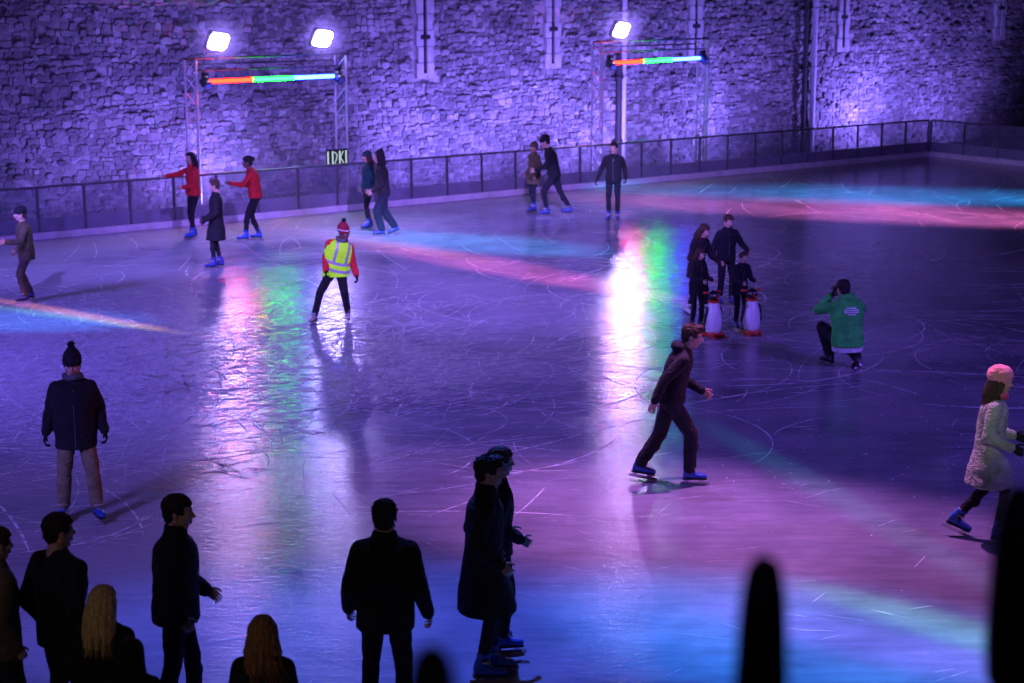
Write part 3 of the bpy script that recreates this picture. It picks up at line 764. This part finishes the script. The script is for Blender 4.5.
goal(599, 704, 43, 'slimmer aluminium truss goal frame beside the pale drainpipe', ((614, 63), (700, 58)), 'glowing red, green and blue led bar beside the pale drainpipe',
     [(621, 29.5, 'lone white floodlight in front of the pale drainpipe')])
# little lit letter sign on the left truss
s_, z_ = plane_hit(338, 158, TOFF - .35)
sg = empty('letter_sign', far(s_, TOFF - .35, z_), ANG); tag(sg, 'small white lit letter sign fixed to the truss just above the barrier rail', 'sign')
q = MB(); q.box((0, .04, 0), (.62, .03, .42), bev=.008); q.build('backing', DARKM, sg)
q = MB()
for x_ in (-.27, -.14, .06, .24): q.box((x_, .012, 0), (.030, .02, .34))
for (a0, b0) in (((-.10, .15), (-.02, .09)), ((-.02, .09), (-.03, -.02)), ((-.03, -.02), (-.09, -.14)), ((.07, .0), (.16, .16)), ((.07, .02), (.19, -.16))):
    q.tube((a0[0], .012, a0[1]), (b0[0], .012, b0[1]), .011, n=6)
q.build('lettering', emit('sign_glow', (.75, .95, 1), .75), sg)

# ---------------------------------------------------------------- terrace and railings the photograph is taken from
tm = surf('terrace_stone', (.10, .095, .09), .85, .4, 2, .6, 30)
ter = empty('viewing_terrace', (0, 0, 0), ANG); tag(ter, 'stone viewing terrace under the spiked railing', 'terrace')
RP = Vector((.288, 1.96, 0)); ro = Vector((RP.dot(U), RP.dot(NRM), 0))
q = MB(); q.box((0, ro.y + .22 - 3, 1.95), (40, 6, 4.02), bev=.03); q.build('platform', tm, ter)
rl = empty('spiked_railing', RP - U * 0, ANG); tag(rl, 'out of focus black iron railing with spear finials, close in front', 'railing')
iron = surf('black_iron', (.006, .006, .007), .5, .2)
q = MB(); q.box((0, 0, 4.70), (9.0, .045, .02)); q.box((0, 0, 4.10), (9.0, .045, .02)); q.build('rail_bar', iron, rl)
def spear():
    q = MB(); secs = []
    for z_, r_ in ((3.955, .016), (4.72, .016), (4.74, .030), (4.78, .033), (4.84, .033), (4.90, .031), (4.95, .028), (4.985, .022), (5.0, .014), (5.006, .004)):
        secs.append((Vector((0, 0, z_)), MX, MY, r_, r_))
    q.loft(secs, 12); return q
sp0 = None
for i in range(-9, 10):
    if sp0 is None: sp0 = spear().build('spear', iron, rl); sp0.location = (i * .462, 0, 0)
    else: c = sp0.copy(); C.objects.link(c); c.location = (i * .462, 0, 0)

# ================================================================ people on the ice
# ---- far side
g = ground(29, 302); person('olive', 'skater in olive brown jacket and dark beanie gliding alone near the barrier', g, 205, kfor(g, 205, 1.0), lean=6, crouch=.03,
    feet=((.08, .12), (-.06, -.12)), hands=((.36, .12, -.22), (.10, .10, -.46)), hpose=('open', 'relaxed'), top=OLIVE, hem=-.16, bottoms=cloth('brown_trouser', (.07, .05, .045)), legr=1.05, boots='navy', hat='beanie', hatc=[BLK], hair='short', hairc=H_BRN, seed=3, puff=1.08)
g = ground(195, 239); person('redA', 'long haired skater in red top with an arm stretched out to the rail', g, 215, kfor(g, 152), female=True, lean=2, feet=((.10, .09), (-.03, -.10)),
    hands=((.28, -.02, -.33), (.34, .34, -.14)), hpose=('relaxed', 'open'), top=RED, hem=-.08, bottoms=BLK, legr=.85, boots='blue', hair='long', hairc=H_BLK, head=(10, 0, 0), seed=4)
g = ground(218, 269); person('coatkid', 'smaller skater in long dark coat between the two red topped skaters', g, 190, kfor(g, 179), female=True, feet=((.08, .09), (-.06, -.09)),
    hands=((.20, .12, -.40), (.18, .10, -.42)), top=BLK, hem=-.40, flare=.02, bottoms=BLK, legr=.8, boots='navy', hair='short', hairc=H_BRN, gloves=BLK, head=(-10, 6, 0), seed=5)
g = ground(254, 241); person('redB', 'skater in red top with dark hair in a bun, hands held forward', g, 185, kfor(g, 156, .97), female=True, lean=14, crouch=.03, hipx=-.06, feet=((.16, .10), (-.10, -.10)),
    hands=((.42, .02, -.18), (.34, .05, -.24)), hpose=('open', 'open'), top=RED, hem=-.06, bottoms=BLK, legr=.9, boots='blue', hair='bun', hairc=H_BLK, skin=SKIN_DARK, seed=6)
g = ground(369, 229); person('tealA', 'skater in dark puffer jacket half hidden behind the hooded skater', g, 205, kfor(g, 151), female=True, lean=2, feet=((.05, .09), (-.06, -.09)),
    hands=((.05, .06, -.48), (.05, .06, -.48)), top=TEALC, hem=-.12, puff=1.1, amp=.02, bottoms=BLK, legr=.85, boots='navy', hat='beanie', hatc=[TEALC], hair='long', hairc=H_BRN, seed=7)
g = ground(385, 236); person('hooded', 'hooded skater in dark jacket and wide jeans beside the skater in puffer jacket', g, 190, kfor(g, 149), lean=8, crouch=.03, hipx=.02, feet=((.08, .10), (-.22, -.10, .03, 0, 20)),
    hands=((.20, .02, -.44), (.16, .04, -.46)), top=BLK2, hem=-.12, bottoms=JEAN, legr=1.25, boots='navy', hat='hood', hatc=[BLK2], head=(6, 8, 0), seed=8)
g = ground(534, 212); person('oliveB', 'skater in olive coat seen behind the tall skater leaning in', g, 215, kfor(g, 142), female=True, feet=((.05, .08), (-.05, -.08)),
    hands=((.10, .08, -.46), (.12, .05, -.46)), top=OLIVE, hem=-.26, bottoms=JEAN, legr=.85, boots='navy', hair='short', hairc=H_BRN, hat='beanie', hatc=[OLIVE], seed=9)
g = ground(553, 216); person('leaner', 'tall black clad skater leaning over with legs striding wide apart', g, 180, kfor(g, 135, .955), lean=20, crouch=.06, hipx=-.02, feet=((.14, .12), (-.36, -.12, .0, 5, 0)),
    hands=((.30, .02, -.36), (.26, .05, -.40)), top=BLK, hem=-.10, bottoms=NAVY, legr=.95, boots='navy', hair='short', hairc=H_BLK, hat='beanie', hatc=[BLK], head=(-6, 14, 0), seed=10)
g = ground(613, 222); person('lone', 'lone skater in black top facing out beside the dark wall pipe', g, 262, kfor(g, 142), lean=2, feet=((.03, .10), (.0, -.10)),
    hands=((-.06, .10, -.42), (.02, .20, -.46)), top=BLK, hem=-.06, bottoms=NAVY, legr=.9, boots='navy', hair='short', hairc=H_BLK, gloves=BLK, head=(-20, 5, 0), seed=11)
# ---- steward
g = ground(343, 321); st = person('steward', 'rink steward in yellow hi-vis vest, red top and striped bobble hat', g, 283, kfor(g, 217, .985), lean=14, side=14, crouch=.12, hipy=-.10, hipx=-.05,
    feet=((.04, .08, 0, -8, 0), (.14, -.50, 0, -28, 0)), hands=((.12, .09, -.46), (.12, .10, -.44)), gloves=BLK, top=RED, hem=-.08, bottoms=BLK, legr=1.0, boots='cream', vest=[HIVIS, REFL],
    hat='striped', hatc=[MAROON, WHITE, BLK], scarf=GREY, skin=SKIN_DARK, head=(38, 10, 0), seed=12, puff=1.16)
# ---- the family with two penguin aids
g = ground(725, 305); person('dad', 'tall man in dark jacket standing at the back of the group with penguin skating aids', g, 285, kfor(g, 214), lean=6, feet=((.05, .11), (-.02, -.11)),
    hands=((.24, .20, -.34), (.05, .12, -.46)), top=NAVY, hem=-.12, bottoms=BLK, boots='navy', hair='short', hairc=H_BRN, collar=.02, head=(10, 12, 0), seed=13, puff=1.05)
g = ground(700, 318); person('mum', 'woman in dark jacket with long dark hair bending over the taller girl', g, 310, kfor(g, 224, .97), female=True, lean=18, crouch=.02, hipx=-.12, feet=((.04, .10), (-.22, -.10, .02, 0, 15)),
    hands=((.26, .12, -.36), (.20, .10, -.38)), top=BLK, hem=-.22, bottoms=BLK, legr=.85, boots='white', hair='long', hairc=H_BRN, head=(5, 12, 0), seed=14)
g = ground(697, 331); person('girl', 'girl in black behind the penguin aid nearer the striding skater', g, 305, kfor(g, 249, .98), female=True, lean=10, hipx=-.05, feet=((.0, .09), (-.06, -.10)),
    hands=((.34, -.02, -.30), (.34, .02, -.30)), hpose=('grip', 'grip'), top=BLK, hem=-.20, bottoms=BLK, legr=.85, boots='black', hair='long', hairc=H_BRN, head=(0, 10, 0), seed=15)
g = ground(740, 329); person('child', 'small child in dark jacket holding the penguin aid beside the tall man', g, 292, kfor(g, 253, .97), female=True, lean=12, hipx=-.05, feet=((.0, .10), (-.03, -.10)),
    hands=((.36, .02, -.28), (.36, .02, -.30)), hpose=('grip', 'grip'), top=NAVY, hem=-.16, bottoms=BLK, legr=.95, boots='navy', hair='short', hairc=H_BRN, head=(10, 2, 0), seed=16)
p_red = surf('penguin_red', (.55, .045, .02), .35, .1, bs=0); p_wht = surf('penguin_white', (.72, .72, .72), .35, .06, bs=.05); p_blk = surf('penguin_black', (.012, .012, .014), .3, .1, bs=0)
def penguin(loc, rz, k, label):
    root = empty('penguin_skating_aid', loc, R(rz)); root.scale = (k, k, k); tag(root, label, 'skating aid', 'penguin skating aids')
    prof = ((.05, .10), (.10, .135), (.2, .155), (.32, .155), (.44, .135), (.54, .105), (.60, .085))
    q = MB(); q.loft([(Vector((0, 0, z_)), MX, MY, r_ * .95, r_) for z_, r_ in prof], 24)
    co, fs, nr = remesh(q, .012, 3); e = MB(); e.add([tuple(c) for c in co], fs)
    e.m = [0 if co[list(f)].mean(axis=0)[0] > -.035 else 1 for f in fs]; e.build('torso', [p_wht, p_blk], root)
    q = MB(); q.ell((.0, 0, .71), (.10, .098, .105)); h = q.build('head', p_blk, root)
    q = MB(); q.capsule((.085, 0, .70), (.155, 0, .685), .026, .010); q.build('beak', p_red, h)
    for sd in (-1, 1):
        q = MB(); q.ell((.080, sd * .042, .735), (.014, .016, .017), mi=0); q.ell((.094, sd * .044, .735), (.008, .010, .011), mi=1); q.build('eye', [p_wht, p_blk], h)
        q = MB(); q.capsule((0, sd * .14, .50), (-.01, sd * .185, .24), .030, .018); q.build('flipper', p_blk, root)
        q = MB(); q.tube((-.03, sd * .08, .765), (-.05, sd * .15, .77), .016, n=10); q.capsule((-.05, sd * .12, .768), (-.055, sd * .165, .772), .024, .024); q.build('handle', p_red, root)
        q = MB(); q.ell((.10, sd * .07, .055), (.12, .06, .03)); q.build('foot', p_red, root)
        q = MB(); q.box((0, sd * .11, .013), (.56, .03, .022), bev=.004); q.build('runner', p_red, root)
    q = MB(); q.loft([(Vector((0, 0, z_)), MX, MY, a_, b_) for z_, a_, b_ in ((.024, .20, .17), (.05, .20, .17), (.065, .15, .14))], 24); q.build('base', p_red, root)
    q = MB(); q.loft([(Vector((0, 0, z_)), MX, MY, r_, r_) for z_, r_ in ((.595, .088), (.60, .102), (.635, .102), (.64, .088))], 20); q.build('neck_band', p_red, root)
g = ground(713, 336); penguin(g, 300, kfor(g, 285, .5) , 'penguin shaped skating aid held by the girl in black, nearer the striding skater')
g = ground(751, 334); penguin(g, 285, kfor(g, 283, .5), 'penguin shaped skating aid held by the small child beside the tall man')
# ---- photographer
g = ground(843, 368); ph = person('photog', 'photographer in green jacket squatting on skates with a camera raised', g, 103, 1.06, lean=22, crouch=.56, hipx=-.12, feet=((.16, .13, 0, 18, 0), (-.10, -.16, -.0, 0, 30)),
    hands=((.24, -.04, .10), (.22, -.02, .10)), poles=((.15, .8, -.8), (.15, -.7, -.6)), hpose=('grip', 'grip'), top=GREEN, hem=-.10, puff=1.24, bottoms=BLK, legr=1.15, boots='black', hair='short', hairc=H_BLK, hood=True, gloves=BLK, head=(4, 6, 0), seed=17)
pp = PEOPLE['photog']
q = MB(); q.loft([(pp['T'](0, 0, z_)[0] + Vector((-.004, 0, 0)), MX, MY, r1, r2) for z_, r1, r2 in ((-.165, .165, .212), (-.105, .174, .222))], 20); q.build('shirt_hem', WHITE, ph)
q = MB()
for i, (w_, z_) in enumerate(((.15, .375), (.21, .345), (.21, .318), (.12, .290))):
    c_, A2 = pp['T'](-.172, 0, z_); q.box(c_, (.006, w_, .016), A2)
q.build('back_print', WHITE, ph)
hm = pp['HM']; wr = (pp['arms'][0][2] + pp['arms'][1][2]) / 2
cm = empty('compact_camera', ph.matrix_world @ Vector((0, 0, 0)), 0); 
bpy.context.view_layer.update()
cpos = ph.matrix_world @ (hm @ Vector((.15, 0, .005))); cm.location = cpos; cm.rotation_euler = (0, 0, R(107)); tag(cm, 'black camera held up to the squatting photographer\'s face', 'camera')
q = MB(); q.box((0, 0, 0), (.06, .13, .085), bev=.01); q.box((-.005, 0, .052), (.05, .05, .03), bev=.006); q.build('camera_body', DARKM, cm)
q = MB(); q.tube((.03, 0, 0), (.13, 0, 0), .034, .038, 18); q.build('lens', DARKM, cm)
# ---- striding skater
g = ground(679, 482); person('strider', 'young man in dark hooded top striding across mid rink in bright blue skates', g, 0, kfor(g, 326, .945), lean=21, crouch=.045, hipx=-.10, feet=((-.42, .10, .02, 0, 10), (.10, -.10, 0, 0, 0)),
    hands=((.24, .06, -.42), (-.30, .10, -.42)), hpose=('relaxed', 'relaxed'), top=BLK, hem=-.06, bottoms=BLK2, legr=1.15, boots='blue', hair='quiff', hairc=H_BRN, hood=True, head=(-6, 4, 0), seed=18, puff=1.03)
# ---- cream coat woman
g = ground(978, 540); person('cream', 'woman in cream coat and pale knitted hat skating off at the right edge', g, -14, kfor(g, 368, .985), female=True, lean=6, crouch=.03, hipx=.06, feet=((-.22, .09, .05, 0, 22), (.19, -.10, 0, 0, 0)),
    hands=((.20, .04, -.34), (.18, .10, -.36)), top=CREAM, hem=-.36, flare=.05, puff=1.08, amp=.02, bottoms=BLK, legr=.85, boots='blue', hat='beret', hatc=[PINKH], hair='long', hairc=H_BRN, gloves=BLK, scarf=cloth('pink', (.6, .10, .14)), seed=19)
# ---- beanie man
g = ground(80, 519); person('bobble', 'man in black coat, tan trousers and bobble hat standing on the scratched ice', g, 282, kfor(g, 352, 1.0), lean=1, feet=((.10, .19, 0, 18, 0), (.0, -.16, 0, -6, 0)),
    hands=((.02, .13, -.47), (.02, .13, -.47)), gloves=BLK, top=BLK, hem=-.20, puff=1.2, amp=.024, bottoms=TAN, legr=1.15, boots='blue', hat='pom', hatc=[BLK, BLK], hair='short', hairc=H_BRN, scarf=GREY, head=(-4, 6, 0), seed=20)
# ---- coat man and companion
g2 = ground(496, 650); person('companion', 'person with dark hair mostly hidden behind the man in long coat', g2, 20, kfor(g2, 447), lean=3, feet=((.0, .10), (.02, -.10)),
    hands=((.16, .02, -.42), (.14, .02, -.40)), top=BLK, hem=-.12, bottoms=BLK, boots='blue', hair='short', hairc=H_BRN, head=(0, 4, 0), seed=21)
g = ground(484, 679); person('coatman', 'man with swept hair in knee length black coat, in profile on blue skates', g, 4, kfor(g, 456), lean=3, feet=((.06, .10, 0, 0, 0), (-.02, -.09, 0, 0, 0)),
    hands=((.06, .06, -.45), (.10, .05, -.43)), top=BLK, hem=-.41, flare=.035, puff=1.12, bottoms=BLK2, legr=.9, boots='blue', hair='quiff', hairc=H_BLK, collar=.045, head=(-4, 4, 0), seed=22, amp=.008)
# ---- foreground watchers
def fg(px, top, h): 
    g_ = ground_from_top(px, top, h); return g_
g = fg(171, 495, 1.86); person('walker', 'man in black jacket walking in profile with short dark hair, near foreground', g, 8, 1.86 / 1.81, lean=3, feet=((.12, .10), (-.14, -.10)),
    hands=((.20, .06, -.43), (.04, .06, -.48)), top=BLK, hem=-.12, bottoms=BLK2, boots='navy', hair='short', hairc=H_BLK, collar=.04, head=(-8, 2, 0), seed=23, puff=1.22)
g = fg(384, 500, 1.86); person('backman', 'man in black jacket standing with his back to the camera, alone at the bottom', g, 88, 1.86 / 1.81, lean=0, feet=((.0, .13), (.0, -.13)),
    hands=((.06, .10, -.46), (.0, .13, -.47)), top=BLK, hem=-.14, puff=1.16, bottoms=BLK, boots='navy', hair='short', hairc=H_BLK, collar=.03, head=(0, 0, 0), seed=24, shoulders=1.05)
g = fg(56, 514, 1.84); person('cornerman', 'man in dark suit jacket seen from behind, between the blonde woman and the frame edge', g, 58, 1.84 / 1.81, lean=0, feet=((.0, .12), (.0, -.12)),
    hands=((.05, .08, -.46), (.05, .08, -.46)), top=BLK, hem=-.14, puff=1.12, bottoms=BLK, boots='navy', hair='short', hairc=H_BLK, head=(-22, 4, 0), seed=25, shoulders=1.08)
g = fg(102, 586, 1.66); person('blonde', 'woman with straight blonde hair seen from behind in dark coat', g, 80, 1.66 / 1.81, female=True, feet=((.0, .10), (.0, -.10)),
    hands=((.05, .06, -.46), (.05, .06, -.46)), top=BLK, hem=-.14, puff=1.12, bottoms=BLK, boots='navy', hair='straight', hairc=H_BLD, head=(-15, 4, 0), seed=26)
g = fg(262, 616, 1.66); person('auburn', 'woman with long auburn hair seen from behind at the bottom edge', g, 92, 1.66 / 1.81, female=True, feet=((.0, .10), (.0, -.10)),
    hands=((.05, .06, -.46), (.05, .06, -.46)), top=BLK2, hem=-.14, puff=1.05, bottoms=BLK, boots='navy', hair='long', hairc=H_GNG, head=(0, 0, 0), seed=27)
g = fg(-6, 527, 1.80); person('edgeperson', 'person in dark olive jacket cut off by the left edge of the frame', g, 40, 1.80 / 1.81, female=True, feet=((.0, .10), (.0, -.10)),
    hands=((.05, .04, -.5), (.05, .02, -.5)), top=OLIVE, hem=-.14, bottoms=BLK, boots='navy', hair='short', hairc=H_BRN, head=(0, 6, 0), seed=28)
g = fg(131, 640, 1.46); person('shortie', 'short person in black hooded jacket beside the blonde woman', g, 86, 1.46 / 1.81, female=True, feet=((.0, .10), (.0, -.10)),
    hands=((.16, .06, -.40), (.16, .06, -.40)), top=BLK, hem=-.14, bottoms=BLK, boots='navy', hat='hood', hatc=[BLK], puff=1.15, seed=29)

# ================================================================ light
world = bpy.data.worlds.new('World'); bpy.context.scene.world = world; world.use_nodes = True
nt = world.node_tree; bg = nt.nodes['Background']; sky = N(nt, 'ShaderNodeTexSky'); sky.sky_type = 'NISHITA'; sky.sun_disc = False; sky.sun_elevation = R(-3); sky.sun_rotation = R(200)
mixc = N(nt, 'ShaderNodeMixRGB'); mixc.blend_type = 'ADD'; mixc.inputs[0].default_value = 1; mixc.inputs[2].default_value = (.10, .045, .32, 1)
nt.links.new(sky.outputs[0], mixc.inputs[1]); nt.links.new(mixc.outputs[0], bg.inputs['Color']); bg.inputs['Strength'].default_value = .062

def spot(name, loc, target, watts, col, size, blend=.6, sx=1, sy=1, roll=0, soft=.15):
    ld = bpy.data.lights.new(name, 'SPOT'); ld.energy = watts; ld.color = col; ld.spot_size = R(size); ld.spot_blend = blend; ld.shadow_soft_size = soft
    o = bpy.data.objects.new(name, ld); C.objects.link(o); o.location = loc
    o.rotation_euler = ((Vector(target) - Vector(loc)).to_track_quat('-Z', 'Y') @ Matrix.Rotation(R(roll), 3, 'Z').to_quaternion()).to_euler(); o.scale = (sx, sy, 1); return o
# uplights at the foot of the wall
fixm = surf('uplight_case', (.03, .03, .035), .5)
for i, (px, wt) in enumerate(((60, 700), (190, 1900), (410, 1900), (480, 1700), (575, 3000), (700, 2400), (858, 3400), (935, 1200))):
    s_, _ = wall_hit(px, 120); loc = far(s_, WOFF - 2.2, .1)
    fx = empty('uplight', loc, ANG); tag(fx, 'small black uplight on the ground at the foot of the stone wall', 'uplight', 'uplights along the wall foot')
    q = MB(); q.box((0, 0, .0), (.26, .14, .16), Matrix.Rotation(R(-20), 3, 'X'), bev=.02); q.box((0, 0, -.10), (.3, .2, .03)); q.build('housing', fixm, fx)
    spot('uplight_lamp', loc + Vector((0, 0, .14)), far(s_, WOFF, 2.6), wt * 1.1, (.22, .145, 1.0), 150, 1.0, soft=.1)
# colour washes: unseen spots for the coloured pools, plus added fills; no rigs built
def wash(px, py, col, watts, h=8.0, rx=1.5, ry=3.0, rollpx=None, blend=1.0, soft=.1, back=0.0):
    """unseen coloured spot above the ice; rx, ry = half axes of its pool in metres"""
    c = ground(px, py); loc = c + Vector((0, -back, h)); roll = 0; D = math.hypot(h, back)
    sz = 2 * math.degrees(math.atan(ry / D)); d = (ground(*rollpx) - c) if rollpx else Vector((1, 0, 0))
    if back > 1:
        roll = math.degrees(math.atan(d.y / d.x * h / D)); return spot('unseen_wash', loc, c, watts, col, sz, blend, 1, rx * h / D / ry, roll, soft)
    return spot('unseen_wash', loc, c, watts, col, sz, blend, rx / ry, 1, math.degrees(math.atan2(d.y, d.x)) - 90, soft)
spot('unseen_wash', (-15, 22, 7), (-5, 30, 0), 9500, (.20, .12, 1.0), 100, .9, soft=1.0)  # unseen violet spots added to light the ice in general
spot('unseen_wash', (-9, 9.5, 6), (-5, 20, 0), 4200, (.22, .14, 1.0), 75, 1, soft=1.0)
spot('unseen_wash', (1, 18, 9), (-1, 38.5, 0), 21000, (.30, .16, 1.0), 44, .9)
spot('unseen_wash', (12, 16, 7), (6, 26, 0), 6200, (.20, .095, 1.0), 95, .9)
spot('unseen_wash', (-4, 12, 8), (-1, 33, 0), 4200, (.58, .40, .98), 34, .9)  # unseen front key, added to brighten the steward and penguins
spot('unseen_wash', (-6, -2, 8), (-3.5, 11.5, .8), 420, (1.0, .72, .4), 50, 1)  # unseen warm fill behind the camera, added for the blonde hair
spot('unseen_wash', (14, 9, 2.6), (-.2, 14.2, 1.55), 1500, (.30, .38, 1.0), 17, 1)
wash(800, 545, (.78, .24, .88), 5600, 8, 3.0, 5.4, (1000, 585), back=-3)
wash(600, 500, (.50, .20, .98), 2200, 8, 2.8, 4.6, (800, 520), back=-3)
wash(470, 655, (.07, .13, 1.0), 5200, 8, 3.0, 5.2, (700, 670), back=-4)
wash(880, 660, (.02, .30, 1.0), 6800, 7, 2.0, 4.2, (1000, 690), back=-3)
wash(950, 628, (.25, 1.0, .12), 2600, 7, .4, 2.0, (1000, 642), back=-3)
wash(890, 648, (.45, .04, 1.0), 2200, 7, .5, 2.4, (1000, 672), back=-3)
wash(470, 243, (.05, .42, 1.0), 72000, 9, 1.7, 4.0, (570, 250), back=18)
wash(505, 268, (1.0, .15, .40), 48000, 9, 1.2, 5.2, (440, 256), back=16)
wash(420, 250, (1.0, .45, .04), 16000, 9, .5, 2.4, (500, 262), back=16)
wash(900, 196, (.04, .42, 1.0), 230000, 9, 2.6, 8.0, (1000, 198), back=22)
wash(890, 213, (1.0, .2, .55), 200000, 9, 2.6, 7.6, (1000, 218), back=20)
wash(540, 214, (.30, .22, 1.0), 62000, 9, 3.2, 8.5, (700, 200), back=24)
wash(120, 262, (.26, .19, 1.0), 28000, 9, 3.6, 7.0, (300, 250), back=18)
wash(0, 320, (.05, .25, 1.0), 5500, 8, 1.3, 3.2, (130, 323), back=4)
wash(70, 313, (1.0, .30, .02), 5000, 8, .26, 3.4, (180, 333), back=4)
wash(60, 316, (.3, .9, .1), 2500, 8, .22, 3.4, (180, 333), back=4)
wash(850, 505, (.0, .45, .5), 1600, 8, .35, 5.0, (930, 550))
spot('unseen_wash', (13, 21, 3), (2.9, 19.5, 1.3), 1500, (1.0, .16, .22), 16, .8)
spot('unseen_wash', (3, 7, 6), (4.95, 17.6, 1.3), 900, (.95, 1.0, .80), 7.5, 1)  # unseen pale fill, added to keep the cream coat from going pink

sc = bpy.context.scene
sc.view_settings.view_transform = 'Standard'; sc.view_settings.look = 'None'; sc.view_settings.exposure = 0
sc.cycles.max_bounces = 5; sc.cycles.diffuse_bounces = 2; sc.cycles.glossy_bounces = 3; sc.cycles.transparent_max_bounces = 12
sc.cycles.sample_clamp_indirect = 3; sc.cycles.use_denoising = True; sc.cycles.caustics_reflective = False; sc.cycles.caustics_refractive = False
C.children.unlink(TMP); bpy.data.collections.remove(TMP)
